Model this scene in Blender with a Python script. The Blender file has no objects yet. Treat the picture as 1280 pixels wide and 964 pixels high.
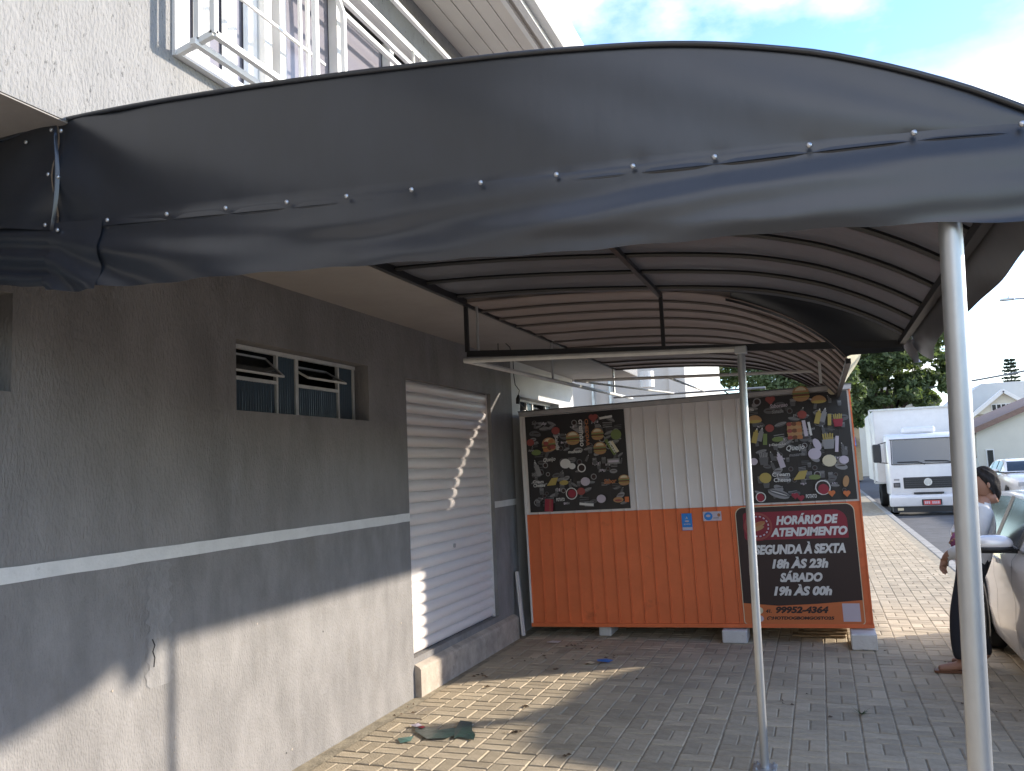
import bpy, bmesh, math, random
from mathutils import Vector, Matrix
random.seed(7)
SC = bpy.context.scene
COL = SC.collection
R = math.radians

# ------------------------------------------------------------ camera, sky, sun, exposure
def cam_basis(yaw, pitch, roll):
    f = Vector((-math.sin(yaw)*math.cos(pitch), math.cos(yaw)*math.cos(pitch), math.sin(pitch)))
    r = Vector((math.cos(yaw), math.sin(yaw), 0)); u = r.cross(f)
    r2 = math.cos(roll)*r + math.sin(roll)*u; u2 = -math.sin(roll)*r + math.cos(roll)*u
    return r2, u2, f
cr, cu, cf = cam_basis(R(19.8), R(5.8), R(-2.49))
cd = bpy.data.cameras.new('camera'); cam = bpy.data.objects.new('camera', cd); COL.objects.link(cam)
cam.matrix_world = Matrix(((cr.x, cu.x, -cf.x, 0), (cr.y, cu.y, -cf.y, 0), (cr.z, cu.z, -cf.z, 1.6), (0, 0, 0, 1)))
cd.sensor_width = 36; cd.lens = 36*1050/1280; cd.clip_start = .05; cd.clip_end = 2000
SC.camera = cam
LIGHT = Vector((-1, -.60, -.40)).normalized()          # travel direction of sunlight
EL = math.asin(-LIGHT.z); AZ = math.atan2(-LIGHT.x, -LIGHT.y)
W = bpy.data.worlds.new('World'); SC.world = W; W.use_nodes = True
nt = W.node_tree; N = nt.nodes; L = nt.links
for n in list(N): N.remove(n)
out = N.new('ShaderNodeOutputWorld'); bg = N.new('ShaderNodeBackground'); bg.inputs[1].default_value = .15
sky = N.new('ShaderNodeTexSky'); sky.sky_type = 'NISHITA'; sky.sun_disc = False
sky.sun_elevation = EL; sky.sun_rotation = AZ; sky.altitude = 900; sky.air_density = 1.0; sky.dust_density = .25; sky.ozone_density = 1.7
tc = N.new('ShaderNodeTexCoord'); sep = N.new('ShaderNodeSeparateXYZ'); L.new(tc.outputs['Generated'], sep.inputs[0])
zz = N.new('ShaderNodeMath'); zz.operation = 'MAXIMUM'; zz.inputs[1].default_value = 0; L.new(sep.outputs[2], zz.inputs[0])
za = N.new('ShaderNodeMath'); za.operation = 'ADD'; za.inputs[1].default_value = .22; L.new(zz.outputs[0], za.inputs[0])
dx = N.new('ShaderNodeMath'); dx.operation = 'DIVIDE'; L.new(sep.outputs[0], dx.inputs[0]); L.new(za.outputs[0], dx.inputs[1])
dy = N.new('ShaderNodeMath'); dy.operation = 'DIVIDE'; L.new(sep.outputs[1], dy.inputs[0]); L.new(za.outputs[0], dy.inputs[1])
cmb = N.new('ShaderNodeCombineXYZ'); L.new(dx.outputs[0], cmb.inputs[0]); L.new(dy.outputs[0], cmb.inputs[1]); cmb.inputs[2].default_value = 1.3
cn = N.new('ShaderNodeTexNoise'); cn.inputs['Scale'].default_value = 1.35; cn.inputs['Detail'].default_value = 9; cn.inputs['Roughness'].default_value = .56
L.new(cmb.outputs[0], cn.inputs['Vector'])
cramp = N.new('ShaderNodeValToRGB'); cramp.color_ramp.elements[0].position = .465; cramp.color_ramp.elements[1].position = .64
L.new(cn.outputs['Fac'], cramp.inputs[0])
mix = N.new('ShaderNodeMix'); mix.data_type = 'RGBA'; L.new(cramp.outputs[0], mix.inputs[0])
cn2 = N.new('ShaderNodeTexNoise'); cn2.inputs['Scale'].default_value = 2.6; cn2.inputs['Detail'].default_value = 6; L.new(cmb.outputs[0], cn2.inputs['Vector'])
cr2 = N.new('ShaderNodeValToRGB'); cr2.color_ramp.elements[0].position = .40; cr2.color_ramp.elements[1].position = .60
cr2.color_ramp.elements[0].color = (.46, .455, .46, 1); cr2.color_ramp.elements[1].color = (1, .965, .92, 1); L.new(cn2.outputs['Fac'], cr2.inputs[0])
cs = N.new('ShaderNodeVectorMath'); cs.operation = 'SCALE'; cs.inputs['Scale'].default_value = 5.0; L.new(cr2.outputs[0], cs.inputs[0])
hs_ = N.new('ShaderNodeHueSaturation'); hs_.inputs['Saturation'].default_value = 1.14; hs_.inputs['Value'].default_value = .88; hs_.inputs['Hue'].default_value = .508; L.new(sky.outputs[0], hs_.inputs['Color'])
L.new(hs_.outputs[0], mix.inputs[6]); L.new(cs.outputs[0], mix.inputs[7])
L.new(mix.outputs[2], bg.inputs[0]); L.new(bg.outputs[0], out.inputs[0])
sd = bpy.data.lights.new('sun', 'SUN'); sd.energy = 2.0; sd.angle = R(1.3); sd.color = (1, .90, .76)
sun = bpy.data.objects.new('sun', sd); COL.objects.link(sun); sun.location = (20, 14, 12)
sun.rotation_euler = LIGHT.to_track_quat('-Z', 'Y').to_euler()
SC.view_settings.view_transform = 'Standard'; SC.view_settings.look = 'None'
SC.view_settings.exposure = 2.05; SC.view_settings.gamma = 1; SC.view_settings.use_curve_mapping = False

# ------------------------------------------------------------ helpers
def pm(name, col, rough=.6, metal=0, spec=.5, var=0, vs=6, bump=0, bs=60, stretch=(1, 1, 1), rand=None, coat=0, dirt_or_pits=None, trans=0, twoside=None, alpha=None, bd=.01):
    m = bpy.data.materials.new(name); m.use_nodes = True
    t = m.node_tree; b = t.nodes['Principled BSDF']; lk = t.links
    b.inputs['Base Color'].default_value = (*col, 1); b.inputs['Roughness'].default_value = rough
    b.inputs['Metallic'].default_value = metal; b.inputs['Specular IOR Level'].default_value = spec
    b.inputs['Coat Weight'].default_value = coat; b.inputs['Transmission Weight'].default_value = trans
    tcn = t.nodes.new('ShaderNodeTexCoord'); src = tcn.outputs['Object']
    mp = t.nodes.new('ShaderNodeMapping'); mp.inputs['Scale'].default_value = stretch; lk.new(src, mp.inputs[0])
    cur = None
    def mixcol(fac, a, bcol):
        x = t.nodes.new('ShaderNodeMix'); x.data_type = 'RGBA'
        lk.new(fac, x.inputs[0])
        if hasattr(a, 'links'): lk.new(a, x.inputs[6])
        else: x.inputs[6].default_value = (*a, 1)
        x.inputs[7].default_value = (*bcol, 1); return x.outputs[2]
    if var:
        n = t.nodes.new('ShaderNodeTexNoise'); n.inputs['Scale'].default_value = vs; n.inputs['Detail'].default_value = 6; n.inputs['Roughness'].default_value = .65
        lk.new(mp.outputs[0], n.inputs['Vector'])
        hi = tuple(min(1, c*(1+var)) for c in col); lo = tuple(c*(1-var) for c in col)
        mr = t.nodes.new('ShaderNodeMapRange'); mr.inputs[1].default_value = .3; mr.inputs[2].default_value = .7; lk.new(n.outputs['Fac'], mr.inputs[0])
        cur = mixcol(mr.outputs[0], lo, hi)
    if rand:
        if rand[0] == 'obj': rn = t.nodes.new('ShaderNodeObjectInfo').outputs['Random']
        else: rn = t.nodes.new('ShaderNodeNewGeometry').outputs['Random Per Island']
        h = t.nodes.new('ShaderNodeHueSaturation')
        mr2 = t.nodes.new('ShaderNodeMapRange'); mr2.inputs[3].default_value = 1-rand[1]; mr2.inputs[4].default_value = 1+rand[1]; lk.new(rn, mr2.inputs[0])
        lk.new(mr2.outputs[0], h.inputs['Value'])
        if cur is None: h.inputs['Color'].default_value = (*col, 1)
        else: lk.new(cur, h.inputs['Color'])
        cur = h.outputs[0]
    if dirt_or_pits:   # (colour, noise scale, threshold, softness)
        n = t.nodes.new('ShaderNodeTexNoise'); n.inputs['Scale'].default_value = dirt_or_pits[1]; n.inputs['Detail'].default_value = 8; n.inputs['Roughness'].default_value = .7
        lk.new(mp.outputs[0], n.inputs['Vector'])
        mr = t.nodes.new('ShaderNodeMapRange'); mr.inputs[1].default_value = dirt_or_pits[2]; mr.inputs[2].default_value = dirt_or_pits[2]+dirt_or_pits[3]; lk.new(n.outputs['Fac'], mr.inputs[0])
        cur = mixcol(mr.outputs[0], cur if cur is not None else col, dirt_or_pits[0])
    if cur is not None: lk.new(cur, b.inputs['Base Color'])
    if bump:
        n = t.nodes.new('ShaderNodeTexNoise'); n.inputs['Scale'].default_value = bs; n.inputs['Detail'].default_value = 4
        lk.new(mp.outputs[0], n.inputs['Vector'])
        bp = t.nodes.new('ShaderNodeBump'); bp.inputs['Strength'].default_value = bump; bp.inputs['Distance'].default_value = bd
        lk.new(n.outputs['Fac'], bp.inputs['Height']); lk.new(bp.outputs[0], b.inputs['Normal'])
    if twoside:   # cloth that lets some light through
        tr = t.nodes.new('ShaderNodeBsdfTranslucent'); tr.inputs[0].default_value = (*twoside[0], 1)
        ms = t.nodes.new('ShaderNodeMixShader'); ms.inputs[0].default_value = twoside[1]
        lk.new(b.outputs[0], ms.inputs[1]); lk.new(tr.outputs[0], ms.inputs[2])
        lk.new(ms.outputs[0], t.nodes['Material Output'].inputs[0])
    return m
M = {}
M['stucco'] = pm('stucco_grey', (.232, .222, .218), .88, spec=.25, var=.2, vs=.9, bump=.9, bs=30, stretch=(3.2, 3.2, 1.25), dirt_or_pits=((.28, .278, .28), 1.1, .56, .25), bd=.012)
M['stucco_low'] = pm('stucco_light_grey', (.238, .229, .224), .9, spec=.25, var=.2, vs=1.5, bump=.7, bs=34, stretch=(3.4, 3.4, 1.6), dirt_or_pits=((.20, .185, .17), .8, .55, .2), bd=.011)
M['stucco_up'] = pm('stucco_pale_grey', (.245, .242, .242), .88, spec=.25, var=.08, vs=3, bump=.8, bs=30, stretch=(3.4, 3.4, 1.5), dirt_or_pits=((.10, .10, .10), 19, .60, .05), bd=.012)  # dark flecks put the shade of the render's pits into the colour
M['soffit'] = pm('soffit_paint', (.30, .28, .27), .85, var=.08, vs=3, bump=.1, bs=40)
M['white'] = pm('white_paint', (.76, .75, .73), .5, var=.05, vs=5, dirt_or_pits=((.5, .48, .45), 5, .62, .2))
M['stripe'] = pm('stripe_white', (.66, .655, .64), .7, var=.08, vs=8, dirt_or_pits=((.4, .39, .38), 9, .63, .12), bump=.3, bs=60)
M['pvc'] = pm('eave_lining', (.62, .58, .53), .5, var=.04, vs=4)
M['dark'] = pm('dark_void', (.012, .012, .014), .8)
M['steelwhite'] = pm('white_enamel', (.55, .54, .51), .45, var=.12, vs=14, dirt_or_pits=((.27, .2, .15), 18, .66, .08))
M['flute'] = pm('fluted_glass', (.055, .085, .11), .08, spec=.9)
M['smoke'] = pm('dark_glass', (.02, .022, .024), .12, spec=.6)
M['slat'] = pm('shutter_enamel', (.74, .69, .665), .42, spec=.4, var=.06, vs=3, stretch=(1, .4, 3), dirt_or_pits=((.42, .37, .34), 3, .6, .25))
M['sill'] = pm('sill_cement', (.42, .36, .30), .85, var=.25, vs=6, bump=.3, bs=40, dirt_or_pits=((.2, .17, .15), 4, .58, .15))
M['vinyl'] = pm('black_vinyl', (.017, .020, .027), .33, spec=.8, var=.2, vs=3.5, bump=.04, bs=9, stretch=(1.6, 1.6, .6), bd=.02, dirt_or_pits=((.032, .034, .04), 2.2, .60, .3))
M['vinyl_in'] = pm('vinyl_lining', (.062, .060, .066), .38, spec=.6, var=.2, vs=3, bump=.12, bs=6, twoside=((.10, .095, .095), .06), bd=.03)
M['vinyl_old'] = pm('faded_vinyl', (.20, .165, .15), .55, spec=.35, var=.18, vs=3, bump=.1, bs=6, twoside=((.16, .12, .10), .07), bd=.03)
M['vinyl_side'] = pm('grey_vinyl', (.10, .10, .11), .4, spec=.55, var=.2, vs=3, bump=.1, bs=6, bd=.03)
M['blacksteel'] = pm('black_steel', (.015, .015, .017), .45, spec=.5)
M['galv'] = pm('galvanised_steel', (.50, .51, .51), .40, metal=.75, var=.14, vs=9, stretch=(1, 1, .35), dirt_or_pits=((.33, .34, .33), 7, .58, .12), bump=.05, bs=30)
M['rivet'] = pm('rivet_alloy', (.5, .51, .53), .38, metal=.9)
M['cream'] = pm('torn_cream_cloth', (.62, .58, .46), .7, bump=.4, bs=12, twoside=((.7, .66, .5), .4))
M['paver'] = pm('paver_concrete', (.45, .375, .27), .92, spec=.2, var=.16, vs=14, bump=.5, bs=90, rand=('obj', .15), dirt_or_pits=((.28, .24, .20), 5, .6, .2))
M['paver2'] = pm('paver_concrete_far', (.45, .375, .27), .92, spec=.2, var=.16, vs=2.2, bump=.4, bs=60, rand=('isl', .15), dirt_or_pits=((.30, .255, .21), 1.6, .58, .2))
M['sand'] = pm('joint_sand', (.32, .275, .20), .95, var=.35, vs=9, bump=.5, bs=60)
M['asphalt'] = pm('asphalt', (.085, .085, .088), .9, var=.25, vs=3, bump=.3, bs=80)
M['kerb'] = pm('kerb_concrete', (.30, .29, .27), .9, var=.2, vs=4, bump=.3, bs=30)
M['earth'] = pm('distant_ground', (.24, .22, .17), .95, var=.3, vs=.3)
M['kwhite'] = pm('kiosk_white', (.74, .69, .66), .5, spec=.4, var=.05, vs=3, dirt_or_pits=((.46, .4, .37), 2.5, .62, .2))
M['korange'] = pm('kiosk_orange', (.74, .17, .055), .48, spec=.4, var=.1, vs=3, dirt_or_pits=((.42, .09, .03), 2.8, .6, .2))
M['kroof'] = pm('kiosk_roof_edge', (.42, .40, .39), .5, metal=.2, var=.2, vs=5)
M['block'] = pm('painted_block', (.66, .65, .63), .85, var=.1, vs=8, bump=.4, bs=50, dirt_or_pits=((.4, .38, .35), 6, .6, .15))
M['wood'] = pm('old_wood', (.22, .15, .08), .85, var=.35, vs=6, stretch=(1, 6, 6))
def flat(n, c, r=.6, **k): return pm(n, c, r, **k)
M['pblack'] = flat('poster_black', (.018, .015, .016), .45)
PAL = {'w': (.68, .66, .63), 'g': (.27, .26, .26), 'd': (.11, .107, .11), 'y': (.44, .33, .09), 'o': (.42, .16, .06), 'r': (.30, .06, .05), 'b': (.42, .23, .10), 'n': (.16, .055, .025), 'l': (.17, .22, .07), 'm': (.30, .02, .04), 'c': (.66, .58, .40), 'B': (.02, .22, .62), 'p': (.55, .48, .54), 'k': (.03, .012, .01), 'R': (.24, .012, .028), 'O': (.60, .16, .045)}
PM = {k: flat('print_'+{'w': 'white', 'g': 'grey', 'd': 'dark_grey', 'y': 'yellow', 'o': 'orange', 'r': 'red', 'b': 'bun', 'n': 'brown', 'l': 'lime', 'm': 'maroon', 'c': 'cream', 'B': 'blue', 'p': 'pale', 'k': 'ink', 'R': 'dark_red', 'O': 'burnt_orange'}[k], v, .5) for k, v in PAL.items()}

class MB:
    def __init__(s): s.v = []; s.f = []; s.m = []
    def add(s, vs, fs, mi=0):
        o = len(s.v); s.v += [tuple(v) for v in vs]
        for f in fs: s.f.append([o+i for i in f]); s.m.append(mi)
        return s
    def box(s, x0, x1, y0, y1, z0, z1, mi=0):
        vs = [(x, y, z) for z in (z0, z1) for y in (y0, y1) for x in (x0, x1)]
        return s.add(vs, [(0, 2, 3, 1), (4, 5, 7, 6), (0, 1, 5, 4), (2, 6, 7, 3), (0, 4, 6, 2), (1, 3, 7, 5)], mi)
    def bbox(s, x0, x1, y0, y1, z0, z1, b=.005, mi=0):
        # chamfered box
        vs = []; idx = {}
        X = (x0, x1); Y = (y0, y1); Z = (z0, z1); sg = (1, -1)
        for i in (0, 1):
            for j in (0, 1):
                for k in (0, 1):
                    for a in range(3):
                        p = [X[i]+sg[i]*b, Y[j]+sg[j]*b, Z[k]+sg[k]*b]; p[a] = (X, Y, Z)[a][(i, j, k)[a]]
                        idx[(i, j, k, a)] = len(vs); vs.append(p)
        g = lambda i, j, k, a: idx[(i, j, k, a)]
        fs = []
        for i in (0, 1):
            fs.append([g(i, 0, 0, 0), g(i, 1, 0, 0), g(i, 1, 1, 0), g(i, 0, 1, 0)][::1 if i else -1])
            fs.append([g(0, i, 0, 1), g(1, i, 0, 1), g(1, i, 1, 1), g(0, i, 1, 1)][::-1 if i else 1])
            fs.append([g(0, 0, i, 2), g(1, 0, i, 2), g(1, 1, i, 2), g(0, 1, i, 2)][::1 if i else -1])
        for i in (0, 1):
            for j in (0, 1):
                fs.append([g(i, j, 0, 0), g(i, j, 1, 0), g(i, j, 1, 1), g(i, j, 0, 1)])
                fs.append([g(i, 0, j, 0), g(i, 1, j, 0), g(i, 1, j, 2), g(i, 0, j, 2)])
                fs.append([g(0, i, j, 1), g(1, i, j, 1), g(1, i, j, 2), g(0, i, j, 2)])
                for k in (0, 1): fs.append([g(i, j, k, 0), g(i, j, k, 1), g(i, j, k, 2)])
        return s.add(vs, fs, mi)
    def tube(s, pts, r, n=8, mi=0, cap=True, r2=None):
        pts = [Vector(p) for p in pts]; rings = []
        for i, p in enumerate(pts):
            a = pts[max(i-1, 0)]; b = pts[min(i+1, len(pts)-1)]; d = (b-a).normalized()
            ref = Vector((0, 0, 1)) if abs(d.z) < .9 else Vector((1, 0, 0))
            u = d.cross(ref).normalized(); w = u.cross(d)
            rr = r if r2 is None else r+(r2-r)*i/(len(pts)-1)
            if callable(r): rr = r(i/(len(pts)-1))
            rings.append([p+rr*(math.cos(2*math.pi*k/n)*u+math.sin(2*math.pi*k/n)*w) for k in range(n)])
        vs = [v for q in rings for v in q]; fs = []
        for i in range(len(pts)-1):
            for k in range(n): fs.append((i*n+k, i*n+(k+1) % n, (i+1)*n+(k+1) % n, (i+1)*n+k))
        if cap: fs.append(tuple(range(n-1, -1, -1))); fs.append(tuple((len(pts)-1)*n+k for k in range(n)))
        return s.add(vs, fs, mi)
    def sqbar(s, p, q, w, h=None, mi=0):
        h = h or w; p = Vector(p); q = Vector(q); d = (q-p).normalized()
        ref = Vector((0, 0, 1)) if abs(d.z) < .9 else Vector((1, 0, 0))
        u = d.cross(ref).normalized()*w/2; v = u.cross(d).normalized()*h/2
        vs = [c+a*u+b*v for c in (p, q) for a, b in ((-1, -1), (1, -1), (1, 1), (-1, 1))]
        return s.add(vs, [(0, 3, 2, 1), (4, 5, 6, 7), (0, 1, 5, 4), (1, 2, 6, 5), (2, 3, 7, 6), (3, 0, 4, 7)], mi)
    def prism(s, poly, axis, a, b, mi=0):
        def P(u, v, t): return {'x': (t, u, v), 'y': (u, t, v), 'z': (u, v, t)}[axis]
        n = len(poly); vs = [P(u, v, a) for u, v in poly]+[P(u, v, b) for u, v in poly]
        fs = [tuple(range(n)), tuple(range(2*n-1, n-1, -1))]+[(i, n+i, n+(i+1) % n, (i+1) % n) for i in range(n)]
        return s.add(vs, fs, mi)
    def grid(s, fn, nu, nv, mi=0, wrap=False):
        vs = [fn(i/nu, j/nv) for j in range(nv+1) for i in range(nu+1)]
        fs = [(j*(nu+1)+i, j*(nu+1)+i+1, (j+1)*(nu+1)+i+1, (j+1)*(nu+1)+i) for j in range(nv) for i in range(nu)]
        return s.add(vs, fs, mi)
    def ball(s, c, rx, ry=None, rz=None, n=10, m=7, mi=0):
        ry = ry or rx; rz = rz or rx
        return s.grid(lambda u, v: (c[0]+rx*math.cos(2*math.pi*u)*math.sin(math.pi*v), c[1]+ry*math.sin(2*math.pi*u)*math.sin(math.pi*v), c[2]-rz*math.cos(math.pi*v)), n, m, mi)
    def lathe(s, prof, c, axis='z', n=24, mi=0):
        # prof: (radius, height) pairs
        def P(r, h, a):
            ca, sa = r*math.cos(a), r*math.sin(a)
            return {'z': (c[0]+ca, c[1]+sa, c[2]+h), 'x': (c[0]+h, c[1]+ca, c[2]+sa), 'y': (c[0]+ca, c[1]+h, c[2]+sa)}[axis]
        k = len(prof)-1
        return s.grid(lambda u, v: P(*prof[round(v*k)], 2*math.pi*u), n, k, mi)
    def build(s, name, mats, parent=None, smooth=False, fix=True, sub=None):
        o = Vector((0, 0, 0))
        if parent:
            t = parent
            while t: o += Vector(t.location); t = t.parent
        me = bpy.data.meshes.new(name)
        me.from_pydata([(v[0]-o.x, v[1]-o.y, v[2]-o.z) for v in s.v], [], s.f)
        for m in (mats if isinstance(mats, (list, tuple)) else [mats]): me.materials.append(m)
        me.polygons.foreach_set('material_index', s.m)
        if fix:
            bm = bmesh.new(); bm.from_mesh(me); bmesh.ops.remove_doubles(bm, verts=bm.verts, dist=1e-6)
            bmesh.ops.recalc_face_normals(bm, faces=bm.faces); bm.to_mesh(me); bm.free()
        if smooth:
            me.polygons.foreach_set('use_smooth', [True]*len(me.polygons))
            if smooth != 'all': me.set_sharp_from_angle(angle=R(38))
        ob = bpy.data.objects.new(name, me); COL.objects.link(ob)
        if parent: ob.parent = parent
        return ob
def tag(o, label=None, cat=None, group=None, kind=None):
    if label: o['label'] = label
    if cat: o['category'] = cat
    if group: o['group'] = group
    if kind: o['kind'] = kind
    return o
def thing(name, loc, label, cat, group=None):
    o = bpy.data.objects.new(name, None); COL.objects.link(o); o.location = loc; o.empty_display_size = .1
    return tag(o, label, cat, group)
def kid(ob, name, parent, loc=(0, 0, 0), rot=None):     # sharing copy of a mesh object as a part
    c = bpy.data.objects.new(name, ob if isinstance(ob, bpy.types.Mesh) else ob.data); COL.objects.link(c); c.parent = parent; c.location = loc
    if rot: c.rotation_euler = rot
    return c
def copy_tree(o, parent=None):
    c = o.copy(); COL.objects.link(c); c.parent = parent
    for ch in list(o.children): copy_tree(ch, c)
    return c
def text_geo(body, shear=0, bold=0, space=1.0):
    cu_ = bpy.data.curves.new('t', 'FONT'); cu_.body = body; cu_.size = 1; cu_.shear = shear; cu_.offset = bold; cu_.space_character = space; cu_.resolution_u = 3
    ob = bpy.data.objects.new('t', cu_); COL.objects.link(ob)
    dg = bpy.context.evaluated_depsgraph_get(); dg.update()
    me = bpy.data.meshes.new_from_object(ob.evaluated_get(dg))
    vs = [(v.co.x, v.co.y) for v in me.vertices]; fs = [tuple(p.vertices) for p in me.polygons]
    bpy.data.objects.remove(ob); bpy.data.curves.remove(cu_); bpy.data.meshes.remove(me)
    return vs, fs
def text_fit(body, w, h=None, shear=0, bold=0, space=1.0):
    vs, fs = text_geo(body, shear, bold, space)
    x0 = min(v[0] for v in vs); x1 = max(v[0] for v in vs); y0 = min(v[1] for v in vs); y1 = max(v[1] for v in vs)
    k = w/(x1-x0); kh = k if h is None else h/(y1-y0)
    return [((x-(x0+x1)/2)*k, (y-(y0+y1)/2)*kh) for x, y in vs], fs
def lerp(tab, x):
    if x <= tab[0][0]: return tab[0][1]
    for (a, b), (c, d) in zip(tab, tab[1:]):
        if x <= c: return b+(d-b)*(x-a)/(c-a)
    return tab[-1][1]
def smooth_lerp(tab, x):
    n = len(tab)
    if x <= tab[0][0]: return tab[0][1]
    if x >= tab[-1][0]: return tab[-1][1]
    for i in range(n-1):
        if x <= tab[i+1][0]:
            x0, y0 = tab[i]; x1, y1 = tab[i+1]
            m0 = (y1-y0)/(x1-x0) if i == 0 else (y1-tab[i-1][1])/(x1-tab[i-1][0])
            m1 = (y1-y0)/(x1-x0) if i == n-2 else (tab[i+2][1]-y0)/(tab[i+2][0]-x0)
            h = x1-x0; t = (x-x0)/h
            return (2*t**3-3*t*t+1)*y0+(t**3-2*t*t+t)*h*m0+(-2*t**3+3*t*t)*y1+(t**3-t*t)*h*m1

# ------------------------------------------------------------ ground, road, pavement
XW = -2.89
tag(MB().add([(-400, -400, -.2), (400, -400, -.2), (400, 600, -.2), (-400, 600, -.2)], [(0, 1, 2, 3)]).build('ground', M['earth']), kind='structure')
tag(MB().box(1.75, 6.6, -40, 300, -.19, -.12).build('road', M['asphalt']), kind='structure')
tag(MB().box(-3.0, 1.6, -12, 46, -.19, -.007).build('pavement', M['sand']), kind='structure')
PAVE = bpy.data.objects['pavement']
kb = MB()
y = -12.0
while y < 46:
    kb.bbox(1.603, 1.75, y, y+.795, -.18, .003, .012); y += .8
tag(kb.build('kerb', M['kerb']), kind='structure')
tag(MB().box(6.6, 9.0, -40, 44, -.19, -.0).build('far_pavement', M['kerb']), kind='structure')
tag(MB().box(-3, 1.6, 46.01, 120, -.19, -.035).build('far_verge', M['kerb']), kind='structure')
# basket weave pavers: columns 0.193 wide, two across then a pair along
MOD = .193; G = .006
def paver_mesh(name, w, l):
    b = MB(); h = .028; c = .006
    rim = [(-w/2, -l/2), (w/2, -l/2), (w/2, l/2), (-w/2, l/2)]; top = [(x-math.copysign(c, x), y-math.copysign(c, y)) for x, y in rim]
    b.add([(x, y, -h) for x, y in rim]+[(x, y, -c*.8) for x, y in rim]+[(x, y, 0) for x, y in top],
          [(0, 1, 5, 4), (1, 2, 6, 5), (2, 3, 7, 6), (3, 0, 4, 7), (4, 5, 9, 8), (5, 6, 10, 9), (6, 7, 11, 10), (7, 4, 8, 11), (8, 9, 10, 11)])
    me = bpy.data.meshes.new(name); me.from_pydata(b.v, [], b.f); me.materials.append(M['paver']); return me, b
PH, pbh = paver_mesh('paver_across', MOD-G, MOD/2-G); PV, pbv = paver_mesh('paver_along', MOD/2-G, MOD-G)
slots = []
nx = int((1.6-XW)/MOD)
X0 = -.273-MOD*13     # column lines lie at -0.273 + k*0.193
for i in range(0, 24):
    x0 = X0+i*MOD
    if x0 < XW-.12 or x0+MOD > 1.605: continue
    off = (i % 2)*MOD + .012*math.sin(i*2.3)
    for j in range(-2, 60):
        yb = 1.2+off+j*2*MOD
        slots += [(x0+MOD/2, yb+MOD/4, 0), (x0+MOD/2, yb+3*MOD/4, 0), (x0+MOD/4, yb+3*MOD/2, 1), (x0+3*MOD/4, yb+3*MOD/2, 1)]
def vis(x, y):      # inside the photographed strip of pavement
    p = Vector((x, y, 0))-Vector((0, 0, 1.6)); d = p.dot(cf)
    if d < .1: return None
    sx = 640+1050*p.dot(cr)/d; sy = 482-1050*p.dot(cu)/d
    return d if -10 < sx < 1290 and sy < 980 and x < 1.5 and not (y > 7.9 and x < .3) else None
cand = sorted([(vis(x, y), k) for k, (x, y, t) in enumerate(slots) if vis(x, y)])
near = set(k for d, k in cand[:296])
rest = MB(); rr = random.Random(3)
for k, (x, y, t) in enumerate(slots):
    dz = rr.uniform(-.0025, .0015); ax = rr.uniform(-.012, .012); ay = rr.uniform(-.012, .012); jx = rr.uniform(-.0015, .0015)
    if k in near:
        kid(PV if t else PH, 'paver', PAVE, (x+jx, y, dz), (ax, ay, rr.uniform(-.008, .008)))
    else:
        src = pbv if t else pbh
        rest.add([(x+jx+a, y+b, dz+c+a*ay+b*ax) for a, b, c in src.v], src.f)
o = rest.build('pavers', M['paver2'], PAVE, fix=False); tag(o, kind='stuff')

# ------------------------------------------------------------ the grey building
BLD = thing('grey_building', (-4.5, 3, 0), 'grey stucco two-storey building with white stripe, overhanging upper floor on the left', 'building')
YE = 10.3
ops = [(.95, 2.36, 1.985, 2.37), (3.69, 5.1, 1.985, 2.37), (5.66, 7.40, .27, 2.335), (8.25, 9.66, 1.985, 2.37)]
def wall_with_holes(b, y0, y1, z0, z1, holes, x0, x1):
    ys = sorted({y0, y1, *[h[0] for h in holes], *[h[1] for h in holes]})
    zs = sorted({z0, z1, *[h[2] for h in holes], *[h[3] for h in holes]})
    ys = [v for v in ys if y0 <= v <= y1]; zs = [v for v in zs if z0 <= v <= z1]
    hole = lambda y, z: any(h[0] < y < h[1] and h[2] < z < h[3] for h in holes)
    for a, c in zip(ys, ys[1:]):
        for d, e in zip(zs, zs[1:]):
            if hole((a+c)/2, (d+e)/2): continue
            b.add([(x1, a, d), (x1, c, d), (x1, c, e), (x1, a, e)], [(0, 1, 2, 3)])
    for h in holes:
        a, c, d, e = max(h[0], y0), min(h[1], y1), max(h[2], z0), min(h[3], z1)
        if a >= c or d >= e: continue
        q = [(a, d), (c, d), (c, e), (a, e)]
        for i in range(4):
            (p0, r0), (p1, r1) = q[i], q[(i+1) % 4]
            if (p0 == p1) or not ((r0 == r1 == z0 and h[2] < z0) or (r0 == r1 == z1 and h[3] > z1)):
                b.add([(x1, p0, r0), (x1, p1, r1), (x0, p1, r1), (x0, p0, r0)], [(0, 1, 2, 3)])
b = MB(); wall_with_holes(b, 8.0, YE, -.05, 2.73, ops, -3.08, XW); b.build('white_wall', pm('white_wall_paint', (.60, .60, .60), .85, var=.08, vs=2, bump=.4, bs=40), BLD)
b = MB(); wall_with_holes(b, -9, 8.0, 1.29, 2.73, ops, -3.08, XW); b.box(-7.5, -3.2, YE-.2, YE, 0, 2.73); b.build('wall', M['stucco'], BLD)
b = MB(); wall_with_holes(b, -9, 8.0, -.05, 1.29, ops, -3.08, XW); b.build('wall_base', M['stucco_low'], BLD)
for y0, y1 in ((-9, 5.66), (7.40, 8.0)):
    n = max(2, int((y1-y0)/.12)); st = MB()
    rs = random.Random(5)
    lo = [1.262+rs.uniform(-.0015, .0015) for _ in range(n+1)]; hi = [1.322+rs.uniform(-.0015, .0015) for _ in range(n+1)]
    st.grid(lambda u, v: (XW+.004, y0+(y1-y0)*u, (lo, hi)[round(v)][round(u*n)]), n, 1)
    st.build('painted_stripe', M['stripe'], BLD)
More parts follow.
